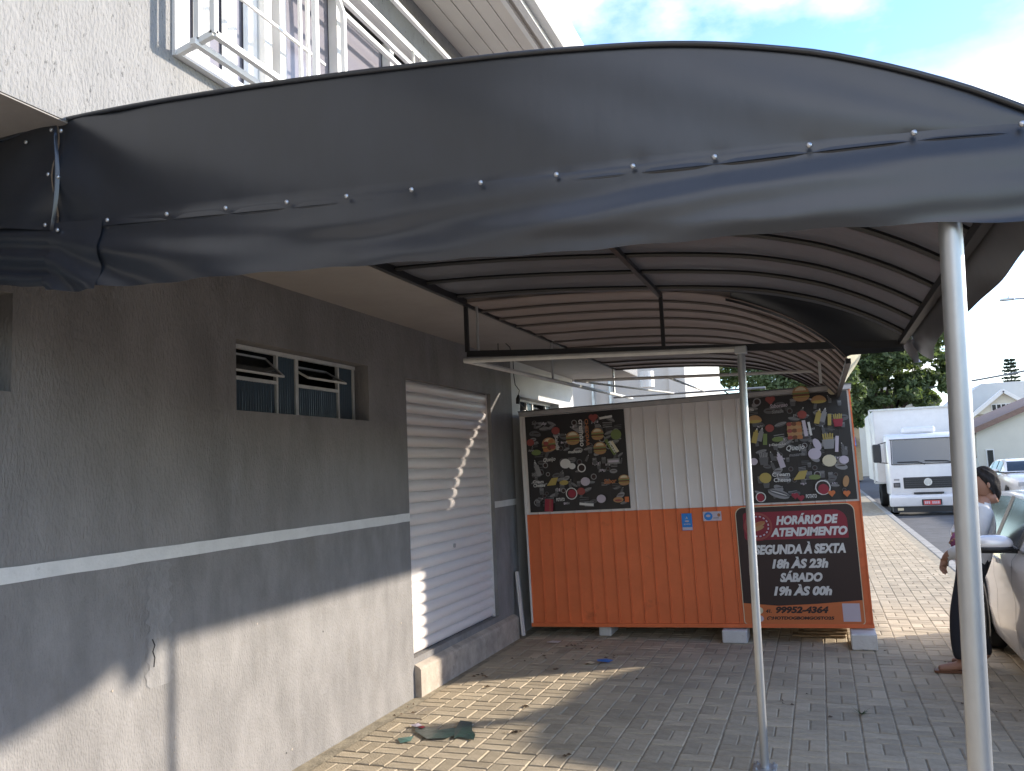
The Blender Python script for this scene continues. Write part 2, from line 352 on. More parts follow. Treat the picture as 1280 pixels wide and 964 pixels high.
MB().box(-7.5, -3.3, -9, YE-.25, -.05, 2.7).build('interior_core', M['dark'], BLD)
# hand-patched strip of render and chips
rp = random.Random(14)
for yc, za_, zb_, w_ in ((3.13, .70, 1.25, .085),):
    n_ = 26; e0 = [yc-w_*(.6+.5*rp.random()) for _ in range(n_+1)]; e1 = [yc+w_*(.6+.5*rp.random()) for _ in range(n_+1)]
    MB().grid(lambda u, v: (XW+.0025, (e0, e1)[round(u)][round(v*n_)], za_+(zb_-za_)*v), 1, n_).build('repair_patch', bpy.data.materials.get('patch_render') or pm('patch_render', (.262, .255, .252), .92, spec=.2, var=.15, vs=5, bump=.8, bs=40, stretch=(3, 3, 1.6), bd=.008), BLD)
ch_m = pm('chip_filler', (.45, .44, .43), .9)
for k in range(9):
    yy = rp.uniform(2.4, 5.6); z_ = rp.uniform(.08, 1.1)**1.3; r_ = rp.uniform(.003, .007)
    MB().add([(XW+.003, yy+r_*rp.uniform(.6, 1.2)*math.cos(t), z_+r_*rp.uniform(.8, 1.6)*math.sin(t)) for t in (0, .9, 1.8, 2.8, 3.8, 5.0)], [(0, 1, 2, 3, 4, 5)]).build('paint_chip', M['sill'] if k % 3 else M['dark'], BLD)
# cracks in the render
ck = MB(); pts = [(3.085, .915), (3.10, .885), (3.088, .86), (3.1, .83), (3.094, .79)]
for (a, za_), (c, zc_) in zip(pts, pts[1:]): ck.add([(XW+.003, a-.004, za_), (XW+.003, a+.004, za_), (XW+.003, c+.004, zc_), (XW+.003, c-.004, zc_)], [(0, 1, 2, 3)])
ck.build('crack', M['dark'], BLD)
XO = -2.105
MB().box(-7.5, XO-.004, -9, 10.6, 2.73, 2.80).build('soffit', M['soffit'], BLD)
UH = [(2.36, 4.75, 3.20, 4.12)]
b = MB(); wall_with_holes(b, -9, 10.6, 2.735, 4.46, UH, -2.3, XO); b.box(-7.5, -2.31, 10.4, 10.597, 2.81, 4.46); b.build('upper_wall', M['stucco_up'], BLD)
MB().box(-7, -2.5, -8.5, 10.2, 2.9, 4.4).build('upper_interior', M['dark'], BLD)
# eave: lining boards, fascia and gutter
ev = MB().box(-2.6, -1.50, -9.4, 11.2, 4.46, 4.50).build('eave', M['pvc'], BLD)
for k in range(5):
    MB().box(XO+.02+k*.1, XO+.113+k*.1, -9.4, 11.2, 4.452, 4.459).build('eave_board', M['pvc'], ev)
MB().box(-1.60, -1.57, -9.4, 11.2, 4.425, 4.451).build('eave_batten', M['white'], ev)
MB().box(-1.52, -1.475, -9.4, 11.2, 4.40, 4.58).build('fascia', M['white'], ev)
MB().prism([(x_-.143, z_) for x_, z_ in [(-1.33, 4.58), (-1.33, 4.44), (-1.27, 4.43), (-1.22, 4.49), (-1.21, 4.59), (-1.23, 4.59), (-1.24, 4.50), (-1.28, 4.455), (-1.315, 4.46), (-1.315, 4.58)]], 'y', -9.4, 11.2).build('gutter', M['white'], ev)
rf = MB().prism([(-7.6, 6.0), (-1.42, 4.60), (-1.42, 4.66), (-7.6, 6.08)], 'y', -9.5, 11.3).build('roof', pm('roof_tile', (.25, .12, .08), .8, var=.2), BLD)

# tilt windows
def tilt_window(y0):
    w = BLD; x = -3.0; y1 = y0+1.41; z0, z1 = 1.985, 2.37; fr = .022
    f = MB(); f.box(x-.012, x+.012, y0+.01, y1-.01, z1-.026, z1-.002); f.box(x-.012, x+.012, y0+.01, y0+.01+fr*1.5, z0, z1-.026); f.box(x-.012, x+.012, y1-.045, y1-.022, z0, z1-.026)
    h = (y1-y0-.05)/2
    for s in (0, 1):
        a = y0+.02+s*h
        if s: f.box(x-.012, x+.012, a-.012, a+.018, z0, z1-.026)
        f.box(x-.011, x+.011, a+.475, a+.492, z0, z1-.026)
        f.box(x-.0115, x+.0115, a+.018, a+.475, z0+.185, z0+.205)
    win = f.build('window', M['steelwhite'], w)
    MB().box(x-.05, x+.105, y0+.003, y1-.003, z0-.016, z0+.0).build('sill', M['stucco'], win)
    for s in (0, 1):
        a = y0+.02+s*h
        for (p, q, za_, zb_) in ((a+.02, a+.474, z0+.002, z0+.185), (a+.493, a+h-.012, z0+.002, z1-.027)):
            n = int((q-p)/.0035)
            MB().grid(lambda u, v: (x-.002+.004*math.sin(u*(q-p)/.024*2*math.pi), p+(q-p)*u, za_+(zb_-za_)*v), n, 1).build('pane', M['flute'], win, smooth='all')
        # vent leaning out at the bottom
        zc = z0+.285; hh = .088; t = R(48 if s == 0 else 60)
        c = lambda yy, k: (x+.0+math.sin(t)*-k, yy, zc+math.cos(t)*k)
        P = [c(a+.026, -hh), c(a+.47, -hh), c(a+.47, hh), c(a+.026, hh)]
        v = MB()
        for i in range(4): v.sqbar(P[i], P[(i+1) % 4], .012)
        sash = v.build('vent_sash', M['steelwhite'], win)
        MB().add(P, [(0, 1, 2, 3)]).build('vent_pane', M['smoke'], win)
for y0 in (.95, 3.69, 8.25): tilt_window(y0)

# roller shutter
sh = MB().box(-2.965, -2.955, 5.66, 7.40, .27, 2.335).build('roller_shutter', M['dark'], BLD)
ns = 24; hz = (2.335-.275)/ns
sm = MB()
prof = [(0, .0), (.010, .006), (.019, .016), (.023, .033), (.022, .052), (.015, .068), (.006, .076), (.000, .079), (-.004, .082), (-.004, .0858)]
sm.grid(lambda u, v: (prof[round(v*9)][0], -.865+1.73*u, prof[round(v*9)][1]*hz/.0858), 1, 9)
so = sm.build('slat', M['slat'], None, smooth=True); me_slat = so.data; bpy.data.objects.remove(so)
for k in range(ns): kid(me_slat, 'slat', sh, (-2.95-BLD.location.x+rr.uniform(-.001, .001), 6.53-BLD.location.y, .275+k*hz))
MB().box(-2.965, -2.925, 5.661, 5.672, .27, 2.33).build('guide_rail', M['slat'], sh)
MB().box(-2.965, -2.925, 7.388, 7.399, .27, 2.33).build('guide_rail', M['slat'], sh)
MB().tube([(-2.932, 6.53, 1.0), (-2.918, 6.53, 1.0)], .018, 10).build('lock', M['galv'], sh)
MB().prism([(-3.07, -.04), (-2.84, -.04), (-2.84, .185), (-2.85, .2), (-2.96, .262), (-3.07, .264)], 'y', 5.668, 7.8).build('door_step', M['sill'], BLD)

# upper window with boxed white grille
UW = MB()
UW.box(-2.16, -2.09, 2.345, 2.42, 3.16, 4.14); UW.box(-2.16, -2.09, 4.68, 4.76, 3.16, 4.14); UW.box(-2.16, -2.09, 2.42, 4.68, 4.08, 4.14); UW.box(-2.16, -2.09, 2.42, 4.68, 3.16, 3.215)
uw = UW.build('upper_window', M['white'], BLD)
for a, c in ((2.42, 2.98), (3.0, 3.56), (3.6, 4.14), (4.16, 4.68)):
    MB().box(-2.2, -2.195, a, c, 3.215, 4.08).build('pane', pm('curtained_pane', (.20, .19, .22), .15, spec=.7), uw)
for yy in (2.95, 3.06, 3.55, 4.12):
    MB().box(-2.19, -2.14, yy, yy+.05, 3.215, 4.08).build('mullion', M['white'], uw)
for yy in (2.55, 2.72, 2.86):
    MB().grid(lambda u, v: (-2.185+.012*math.sin(u*9), yy+.09*u, 3.22+.86*v), 8, 1).build('curtain_fold', M['white'], uw)
gr = MB(); XF = -1.93
def gb(p, q, w=.022): gr.sqbar(p, q, w)
for z in (3.165, 3.235):
    pass
gb((-2.085, 2.36, 3.17), (-2.085, 4.74, 3.17)); gb((XF, 2.36, 3.21), (XF, 3.02, 3.21)); gb((-2.0, 2.33, 3.185), (-2.0, 3.0, 3.185))
gb((-2.09, 2.36, 3.17), (XF, 2.36, 3.21)); gb((XF, 2.36, 3.21), (XF, 2.36, 4.1)); gb((-2.0, 2.36, 3.19), (-2.0, 2.36, 4.1)); gb((XF, 3.02, 3.21), (XF, 3.02, 4.1)); gb((XF, 3.02, 3.21), (-2.085, 3.02, 3.17)); gb((XF, 2.36, 4.1), (XF, 4.72, 4.1)); gb((-2.09, 2.36, 4.1), (XF, 2.36, 4.1))
for yy in (3.1, 3.16, 3.24): gb((-2.06, yy, 3.18), (-2.06, yy, 4.1), .014)
gb((-1.99, 3.36, 3.18), (-1.99, 3.36, 3.82)); gb((-1.99, 3.36, 3.82), (-2.06, 3.30, 4.1)); gb((-1.99, 3.36, 3.82), (-1.99, 4.15, 3.82)); gb((-2.04, 3.34, 3.95), (-2.04, 4.25, 3.95)); gb((-1.99, 4.15, 3.82), (-2.07, 4.45, 4.08)); gb((-1.99, 4.15, 3.82), (-1.99, 4.15, 3.2))
for yy in (4.26, 4.36, 4.46, 4.58, 4.7): gb((-2.06, yy, 3.18), (-2.06, yy, 4.08), .014)
gb((-2.07, 3.0, 4.08), (-2.07, 4.72, 4.08), .02); gb((-2.06, 2.42, 3.55), (-2.06, 3.3, 3.55), .012)
gr.build('window_grille', M['white'], BLD)

# ------------------------------------------------------------ front awning (black vinyl)
Y0, Y1 = 1.9, 5.03
AW = thing('black_awning', (-.8, 3.4, 2.0), 'black vinyl barrel awning with riveted front panel nearest the camera', 'awning')
TOP = [(-2.89, 2.715), (-2.39, 2.72), (-2.1, 2.738), (-1.465, 2.707), (-.82, 2.648), (-.52, 2.613), (-.23, 2.565), (.03, 2.491), (.185, 2.426), (.33, 2.35), (.44, 2.28), (.5, 2.236)]
RIV = [(-2.89, 2.455), (-2.39, 2.43), (-2.135, 2.394), (-1.5, 2.35), (-.74, 2.30), (-.17, 2.268), (.235, 2.25), (.5, 2.226)]
BOT = [(-2.89, 2.27), (-2.38, 2.248), (-2.2, 2.222), (-1.96, 2.194), (-1.47, 2.166), (-1, 2.139), (-.55, 2.111), (-.26, 2.10), (0, 2.09), (.28, 2.066), (.42, 2.047), (.51, 2.04)]
rn = random.Random(11)
def noise(x, seed=0):
    i = math.floor(x); f = x-i; f = f*f*(3-2*f)
    h = lambda k: (math.sin((k*127.1+seed*311.7))*43758.5453) % 1*2-1
    return h(i)*(1-f)+h(i+1)*f
RX = [-2.76, -2.58, -2.39, -2.17, -2.12, -1.925, -1.705, -1.5, -1.30, -1.115, -.925, -.735, -.54, -.355, -.17, .03, .235, .43]
def hem(x):      # 1 at a rivet, falling off between rivets
    return max(math.exp(-((x-q)/.028)**2) for q in RX)
def panel(u, v, xa, xb):
    x = xa+(xb-xa)*u; zt = smooth_lerp(TOP, x); zb = smooth_lerp(RIV, x)
    yy = Y0-.006*math.sin(math.pi*v)+.004*noise(x*3+v*2, 1)*math.sin(math.pi*v)-.011*max(0, 1-v*11)+.003*max(0, 1-v*5)*hem(x)
    if x < -1.4: # pucker beside the seam
        d = abs(x+2.135); yy += .012*math.exp(-d*7)*math.sin(v*9+d*20)
    return (x, yy, zb+(zt-zb)*v)
b = MB(); b.grid(lambda u, v: panel(u, v, -2.15, .5), 220, 22); b.grid(lambda u, v: (lambda x: (x, Y0-.011+.003*hem(x)+.006*v, smooth_lerp(RIV, x)-.007*v-.003*(1-hem(x))))(-2.15+2.65*u), 220, 2); fp = b.build('front_panel', M['vinyl'], AW, smooth='all')
b = MB(); b.grid(lambda u, v: (lambda p: (p[0], p[1]-.006, p[2]))(panel(u, v, -2.89, -2.15)), 20, 10); b.build('side_panel', M['vinyl'], AW, smooth='all')
def val(u, v, xa, xb):
    x = xa+(xb-xa)*u; zt = smooth_lerp(RIV, x)+.02; zb = smooth_lerp(BOT, x)+.002*math.sin(x*31)
    d = zt-(zt-zb)*v; s = v**.8*(1-.25*v)
    # long soft folds that fan out from the wall end
    q = x+2.135
    k = min(1, max(0, (q-.55)/.7)); k = k*k*(3-2*k)
    fan = .020*math.sin(7.5*v/(.22+max(0, q))*.55+.6)*math.exp(-max(0, q-.3)*.8)*s
    ph = 2*math.pi*(v*1.05+q*.52)
    lng = (.017*math.sin(ph+1.4*noise(q*1.3, 2))+.008*math.sin(ph*1.9+2*noise(q*1.1, 9)))*s*(.65+.5*noise(q*.9, 7))
    f = fan*(1-k)+lng*k+.012*noise(v*2.2+q*2.3, 3)*s*.6+.006*noise(v*5-q*2.0, 8)*s
    f += .010*math.exp(-abs(q)*3)*math.sin(v*5+q*8)*s
    return (x, Y0-.006-.022*s+f, d)
b = MB(); b.grid(lambda u, v: val(u, v, -1.97, .51), 160, 36); b.build('valance', M['vinyl'], AW, smooth='all')
b = MB(); b.grid(lambda u, v: (lambda p: (p[0], p[1]-.008, p[2]-.012*v))(val(u, v, -2.16, -1.955)), 10, 12); b.build('valance_patch', M['vinyl'], AW, smooth='all')
b = MB(); b.grid(lambda u, v: (lambda p: (p[0], p[1]+.002, p[2]))(val(u, v, -2.89, -2.15)), 30, 16); b.build('side_valance', M['vinyl'], AW, smooth='all')
# edge piping and the upright trim strip of the seam
b = MB(); b.tube([(x/20, Y0-.004, smooth_lerp(TOP, x/20)+.004) for x in range(-57, 11)], .007, 8); b.build('top_piping', M['vinyl'], AW, smooth='all')
b = MB(); b.grid(lambda u, v: (-2.145+.018*math.sin(math.pi*min(1, v*1.1))*u+.012*v, Y0-.016-.012*math.sin(math.pi*u), 2.39+.325*v), 4, 10); b.build('seam_strip', M['vinyl'], AW, smooth='all')
rv = MB().ball((0, 0, 0), .0068, .005, .0068, 8, 5); tmp = rv.build('rivet', M['rivet'], None, smooth='all'); RV = tmp.data; bpy.data.objects.remove(tmp)
def rivet(x, z, y=Y0-.019): kid(RV, 'rivet', fp, (x-AW.location.x, y-AW.location.y, z-AW.location.z))
for x in [-2.76, -2.58, -2.39, -2.17, -2.12, -1.925, -1.705, -1.5, -1.30, -1.115, -.925, -.735, -.54, -.355, -.17, .03, .235, .43]: rivet(x, smooth_lerp(RIV, x)+(.012 if x != -2.12 else -.006), Y0-.023)
for x, z in ((-2.26, 2.69), (-2.155, 2.71), (-2.115, 2.70), (-2.165, 2.57), (-2.125, 2.555)): rivet(x, z)
for x in (-.52, -.23, .03, .19, .33, .43, -.8): kid(RV, 'rivet', fp, (x-AW.location.x, Y0+.02-AW.location.y, smooth_lerp(TOP, x)+.013-AW.location.z))
# roof cloth, ribs, inner frame
MB().box(-2.104, -2.088, Y0+.06, Y1, 2.705, 2.748).build('light_leak_strip', M['blacksteel'], AW)  # added strip that stops sun leaking in where cloth meets wall
def topc(x): return smooth_lerp(TOP, x)
def roofcloth(u, v):
    x = -2.12+(.5+2.12)*u; y = Y0+(Y1-Y0)*v
    k = ((y-4.01) % .42)/.42
    return (x, y, topc(x)-.012*math.sin(math.pi*k)+.003*noise(x*4+y*3, 2))
b = MB(); b.grid(roofcloth, 50, 60); b.build('roof_cloth', M['vinyl_in'], AW, smooth='all')
for y in (2.33, 2.75, 3.17, 3.59, 4.01, 4.40, 4.84):
    MB().tube([(x/25, y, topc(x/25)-.018) for x in range(-53, 13)], .013, 6).build('rib', M['blacksteel'], AW, smooth=True)
def bar(name, p, q, w, mat, par, h=None): return MB().sqbar(p, q, w, h).build(name, M[mat], par)
bar('frame_bar', (-2.11, Y1, 2.372), (.47, Y1, 2.20), .03, 'blacksteel', AW, .04)
bar('frame_bar', (-2.11, Y1-.001, 2.385), (-2.11, Y1-.001, 2.72), .024, 'blacksteel', AW)
bar('frame_bar', (-.83, Y1-.001, 2.305), (-.83, Y1-.001, 2.635), .022, 'blacksteel', AW)
bar('frame_bar', (-.83, Y0+.03, 2.62), (-.83, Y1-.02, 2.615), .026, 'blacksteel', AW)
bar('frame_bar', (-2.1, Y0+.02, 2.702), (-2.1, Y1+.02, 2.702), .03, 'blacksteel', AW)
bar('frame_bar', (-2.85, Y0+.03, 2.44), (.47, Y0+.03, 2.228), .026, 'blacksteel', AW)
bar('edge_beam', (.47, Y0+.02, 2.222), (.47, Y1, 2.21), .032, 'blacksteel', AW)
# street side valance, pulled up at its far end, and the loose corner flap
SB = [(1.9, 2.07), (2.3, 2.085), (3.0, 2.08), (3.7, 2.075), (4.3, 2.03), (4.6, 2.08), (4.8, 2.135), (4.93, 2.20)]
def sval(u, v):
    y = Y0+(4.93-Y0)*u; zt = 2.235; zb = smooth_lerp(SB, y); s = math.sin(v*1.45)
    return (.497+.02*s*(1-.5*u)+.014*s*math.sin(y*4.1+v*2.2)+.012*noise(y*3+v, 4)*s, y, zt-(zt-zb)*v)
b = MB(); b.grid(sval, 60, 12); b.build('street_valance', M['vinyl_side'], AW, smooth='all')
b = MB(); b.grid(lambda u, v: (.49+.05*v+.02*math.sin(u*5+v*3), (4.86+.28*u)*(1-v)+(4.99+.02*u)*v+.03*math.sin(v*3), 2.225*(1-v)+2.09*v-.01*math.sin(u*3.1)*(1-v)), 8, 8); b.build('corner_flap', M['vinyl_side'], AW, smooth='all')

# ------------------------------------------------------------ second awning (old, faded brown)
Y2, Y3 = 4.985, 8.16
TOP2 = [(-2.1, 2.708), (-1.5, 2.692), (-.9, 2.648), (-.5, 2.575), (-.25, 2.48), (-.05, 2.37), (.1, 2.25), (.2, 2.13)]
A2 = thing('faded_awning', (-.9, 6.6, 2.1), 'faded brown vinyl awning above the food kiosk, behind the black awning', 'awning')
def rc2(ya, yb):
    def f(u, v):
        x = -2.1+2.3*u; y = ya+(yb-ya)*v; k = (y % .33)/.33
        return (x, y, smooth_lerp(TOP2, x)-.010*math.sin(math.pi*k)+.003*noise(x*4+y*3, 6))
    return f
MB().grid(rc2(Y2, Y3), 40, 50).build('roof_cloth', M['vinyl_old'], A2, smooth='all')
MB().grid(rc2(Y3+.028, 9.35), 40, 16).build('rear_cloth', M['vinyl_old'], A2, smooth='all')
for y in (5.26, 5.60, 5.97, 6.43, 6.9, 7.35, 7.8, 8.12, 8.6, 9.0, 9.32):
    MB().tube([(-2.1+2.3*i/46, y, smooth_lerp(TOP2, -2.1+2.3*i/46)-.016) for i in range(47)], .010, 6).build('rib', pm('rib_steel', (.09, .075, .07), .5) if 'rib_steel' not in bpy.data.materials else bpy.data.materials['rib_steel'], A2, smooth=True)
bar('frame_bar', (-2.1, Y2, 2.694), (-2.1, 9.35, 2.694), .02, 'blacksteel', A2)
MB().box(-2.104, -2.089, Y1+.002, 9.35, 2.692, 2.78).build('light_leak_strip', M['blacksteel'], A2)  # added here too, to keep leaked sunlight off the lower wall
bar('edge_beam', (.19, Y2, 2.125), (.19, 9.3, 2.125), .028, 'blacksteel', A2)
bar('frame_bar', (.05, 6.4, 2.13), (.05, 6.4, 2.30), .02, 'galv', A2)
MB().grid(lambda u, v: (lambda x: (x, Y1-.03-.012*math.sin(u*31), smooth_lerp(TOP2, x)*(1-v)-.004+(topc(x)-.002)*v))(-2.1+1.68*u), 30, 2).build('lap_strip', M['vinyl_old'], A2, smooth='all')
# gusset closing the step between the two awnings, with its white bead
b = MB()
b.grid(lambda u, v: (lambda x: (x, Y1-.012+.006*math.sin(u*7+v*4), smooth_lerp(TOP2, min(.2, x))*(1-v)-.02*(1-v)+(topc(x)+.006)*v if x < .2 else 2.16*(1-v)+(topc(x)+.006)*v))(-.45+.93*u), 24, 6)
b.build('gusset', M['vinyl'], A2, smooth='all')
b = MB(); b.add([(-.43, 5.26, 2.61), (.12, 5.2, 2.325), (-.02, 5.3, 2.35), (-.27, 5.33, 2.465)], [(0, 1, 2, 3)]); b.build('torn_lining', M['vinyl_old'], A2)
MB().sqbar((-.435, 5.25, 2.614), (.125, 5.19, 2.322), .014).build('bead', M['steelwhite'], A2)
# cream cloth that has come loose at the street edge
def loose(u, v):
    return (.235+.10*u*math.sin(v*2.9)+.03*math.sin(v*5), 6.9+.12*math.sin(u*3+v*4), 2.50-.33*v+.05*u*(1-v))
MB().grid(loose, 8, 14).build('loose_cloth', M['cream'], A2, smooth='all')

# ------------------------------------------------------------ white pipe frame
PF = thing('white_pipe_frame', (-1.2, 7, 2.3), 'thin white steel pipe frame hung below the faded awning', 'frame')
def pipe(p, q, r=.014, mat='steelwhite', name='pipe'): return MB().tube([p, q], r, 8).build(name, M[mat], PF, smooth=True)
pipe((-2.11, 4.97, 2.322), (-.36, 4.74, 2.212), .016)
pipe((-2.1, 4.97, 2.322), (-2.1, 10.15, 2.42), .017)
pipe((-2.1, 7.6, 2.415), (.2, 7.6, 2.33), .014)
pipe((-2.2, 9.6, 2.40), (-.5, 9.6, 2.39), .012)
pipe((-1.16, 9.62, 2.40), (-1.25, 7.62, 2.39), .011)
for y, z in ((6.88, 2.37), (9.2, 2.41)):
    pipe((-2.1, y, z), (-2.1, y, 2.73), .011, 'galv', 'hanger'); MB().tube([(-2.1, y, 2.70), (-2.1, y, 2.728)], .03, 8).build('hanger_plate', M['steelwhite'], PF)
pipe((-2.07, 5.12, 2.36), (-2.07, 5.12, 2.71), .009, 'galv', 'hanger')
pipe((-2.1, 7.58, 2.415), (-1.5, 9.6, 2.40), .010)
# ------------------------------------------------------------ posts
def post(name, base, top, r, label, cap=None):
    t = thing(name, base, label, 'post', 'galvanised steel awning posts')
    s = MB(); p, q = Vector(base), Vector(top)
    s.tube([p, q], r, 20); s.build('shaft', M['galv'], t, smooth=True)
    MB().tube([p+(q-p)*.447, p+(q-p)*.470], r*1.035, 20).build('weld_band', M['galv'], t, smooth=True) if cap else None
    if cap: MB().bbox(q.x-.032, q.x+.032, q.y-.032, q.y+.032, q.z-.03, q.z+.012, .004).build('head_plate', M['galv'], t)
    MB().bbox(p.x-.06, p.x+.06, p.y-.06, p.y+.06, p.z, p.z+.007, .002).build('foot_plate', M['galv'], t)
    for sx in (-1, 1):
        for sy in (-1, 1): MB().tube([(p.x+sx*.043, p.y+sy*.043, .006), (p.x+sx*.043, p.y+sy*.043, .018)], .008, 6).build('anchor_bolt', M['rivet'], t)
    return t
post('steel_post', (.215, 1.93, .0), (.2995, 1.93, 2.235), .0228, 'thick galvanised post in the right foreground under the black awning corner')
post('steel_post', (-.388, 4.72, .0), (-.36, 4.72, 2.212), .0215, 'thinner galvanised post standing mid pavement in front of the kiosk', True)

# ------------------------------------------------------------ food kiosk
KW, KH = 3.05, 2.075
K = thing('food_kiosk', (-2.73, 7.9, .09), 'white and orange clad food kiosk with opening-hours sign and food posters', 'kiosk')
KX, KY, KZ = K.location
def kb_(u0, u1, y0, y1, v0, v1, name, mat, par=K, bev=0):
    b = MB(); (b.bbox(KX+u0, KX+u1, KY+y0, KY+y1, KZ+v0, KZ+v1, bev) if bev else b.box(KX+u0, KX+u1, KY+y0, KY+y1, KZ+v0, KZ+v1))
    return b.build(name, mat, par)
kb_(.01, KW-.01, .012, 2.2, .02, 2.04, 'body', M['kwhite'])
kb_(KW-.009, KW+.004, .0, 2.2, .02, 1.07, 'side_panel', M['kwhite']); kb_(KW-.0092, KW+.003, .0, 2.2, 1.072, 2.04, 'side_panel', M['kwhite'])
pitch = .1195; nP = 25; edges = [min(KW, i*KW/nP) for i in range(nP+1)]; pitch = KW/nP
def clad(u0, u1, v0, v1):
    b = MB(); pr = [(u0+.0005, 0), (u0+.004, -.013), (u0+.012, -.013), (u0+.016, -.0035), (u1-.0005, -.0035), (u1-.0003, .003)]
    b.grid(lambda u, v: (KX+pr[round(u*5)][0], KY+pr[round(u*5)][1], KZ+v0+(v1-v0)*v), 5, 1); return b
for i in range(nP):
    clad(edges[i], edges[i+1], 1.075, 2.043).build('white_panel', M['kwhite'], K)
    clad(edges[i], edges[i+1], .035, 1.073).build('orange_panel', M['korange'], K)
kb_(-.012, KW+.012, -.02, .02, .0, .034, 'bottom_rail', M['korange'])
kb_(KW-.004, KW+.008, -.018, .0, .036, 2.043, 'corner_trim', M['korange'])
kb_(-.012, .006, -.018, .0, .036, 2.043, 'corner_trim', M['kwhite'])
rfk = MB(); rfk.prism([(-.05, 2.052), (2.3, 2.10), (2.3, 2.13), (-.05, 2.125)], 'x', 0, 0)  # replaced below
rfk = MB().box(KX-.015, KX+KW+.02, KY-.03, KY+2.25, KZ+2.045, KZ+2.085); rfk.build('roof_edge', M['kroof'], K)
MB().box(KX-.02, KX+KW+.025, KY-.034, KY+2.26, KZ+2.087, KZ+2.096).build('roof_sheet', pm('dark_roof_sheet', (.1, .1, .1), .5), K)

PK = list(PAL.keys()); PMATS = [PM[k] for k in PK]
class Print:                         # flat ink shapes in the u, v plane of the kiosk front
    def __init__(s, y): s.b = MB(); s.y = y; s.k = 0
    def poly(s, pts, c):
        s.k += 1; yy = KY+s.y-s.k*.00006
        s.b.add([(KX+u, yy, KZ+v) for u, v in pts], [tuple(range(len(pts)))], PK.index(c))
    def ell(s, u, v, a, bb, c, rot=0, n=14):
        cr_, sr = math.cos(rot), math.sin(rot)
        s.poly([(u+a*math.cos(t)*cr_-bb*math.sin(t)*sr, v+a*math.cos(t)*sr+bb*math.sin(t)*cr_) for t in [2*math.pi*i/n for i in range(n)]], c)
    def rect(s, u, v, w, h, c, rot=0):
        cr_, sr = math.cos(rot), math.sin(rot)
        s.poly([(u+x*cr_-y*sr, v+x*sr+y*cr_) for x, y in ((-w/2, -h/2), (w/2, -h/2), (w/2, h/2), (-w/2, h/2))], c)
    def text(s, body, u, v, w, c, rot=0, h=None, shear=0, bold=.01):
        vs, fs = text_fit(body, w, h, shear, bold); s.k += 1; yy = KY+s.y-s.k*.00006; cr_, sr = math.cos(rot), math.sin(rot)
        s.b.add([(KX+u+x*cr_-y*sr, yy, KZ+v+x*sr+y*cr_) for x, y in vs], fs, PK.index(c))
    def half(s, u, v, a, bb, c, rot=0):
        cr_, sr = math.cos(rot), math.sin(rot)
        s.poly([(u+a*math.cos(t)*cr_-bb*math.sin(t)*sr, v+a*math.cos(t)*sr+bb*math.sin(t)*cr_) for t in [math.pi*i/9 for i in range(10)]], c)
    def burger(s, u, v, w):
        w *= 1.18
        s.half(u, v+.12*w, w*.5, w*.42, 'b'); s.half(u, v+.25*w, w*.33, w*.22, 'c'); s.rect(u, v+.08*w, w*1.02, w*.10, 'l'); s.rect(u, v-.03*w, w*.96, w*.14, 'n'); s.rect(u, v-.13*w, w*1.0, w*.07, 'y'); s.half(u, v-.18*w, w*.47, w*.25, 'b', math.pi)
    def bottle(s, u, v, h, c, rot=0):
        f = lambda y: (u-math.sin(rot)*y, v+math.cos(rot)*y)
        s.rect(*f(-.12*h), .32*h, .7*h, c, rot); s.rect(*f(.30*h), .18*h, .16*h, c, rot); s.rect(*f(.43*h), .07*h, .12*h, 'w', rot)
    def ring(s, u, v, r, c, w=.25): s.ell(u, v, r, r, c); s.ell(u, v, r*(1-w), r*(1-w), 'k')
    def cheese(s, u, v, w): s.poly([(u-w/2, v-w*.3), (u-w*.05, v+w*.3), (u+w/2, v+w*.34), (u+w*.25, v-w*.26)], 'y')
    def fries(s, u, v, w, c='r'):
        for i in range(5): s.rect(u+(i-2)*w*.16, v+w*(.35+.05*(i % 2)), w*.11, w*.6, 'g' if c == 'd' else 'y', (i-2)*-.07)
        s.poly([(u-w*.35, v-w*.55), (u+w*.35, v-w*.55), (u+w*.48, v+w*.2), (u-w*.48, v+w*.2)], c)
    def dog(s, u, v, w, rot, c='g'):
        s.ell(u, v, w/2, w*.2, c, rot); s.ell(u, v+w*.03, w*.52, w*.10, {'g': 'd', 'd': 'g'}.get(c, 'r'), rot); s.ell(u, v+w*.03, w*.4, w*.02, 'w' if c != 'd' else 'd', rot)
    def heart(s, u, v, w, c): s.ell(u-w*.22, v+w*.1, w*.28, w*.28, c); s.ell(u+w*.22, v+w*.1, w*.28, w*.28, c); s.poly([(u-w*.47, v), (u, v-w*.55), (u+w*.47, v), (u, v+w*.2)], c)
def poster(name, u0, u1, v0, v1, mat=None, y=-.0155):
    b = MB()
    cols = [u0]
    for e in edges:
        if u0+.01 < e < u1-.01: cols += [e+.001, e+.005, e+.011, e+.015]
    cols.append(u1)
    off = [0]+[(0, -.0035, -.0035, 0)[(i-1) % 4] for i in range(1, len(cols)-1)]+[0]
    n = len(cols)-1
    b.grid(lambda u, v: (KX+cols[round(u*n)], KY-.0145+off[round(u*n)]*.12, KZ+v0+(v1-v0)*v), n, 1)
    return b.build(name, mat or M['pblack'], K)
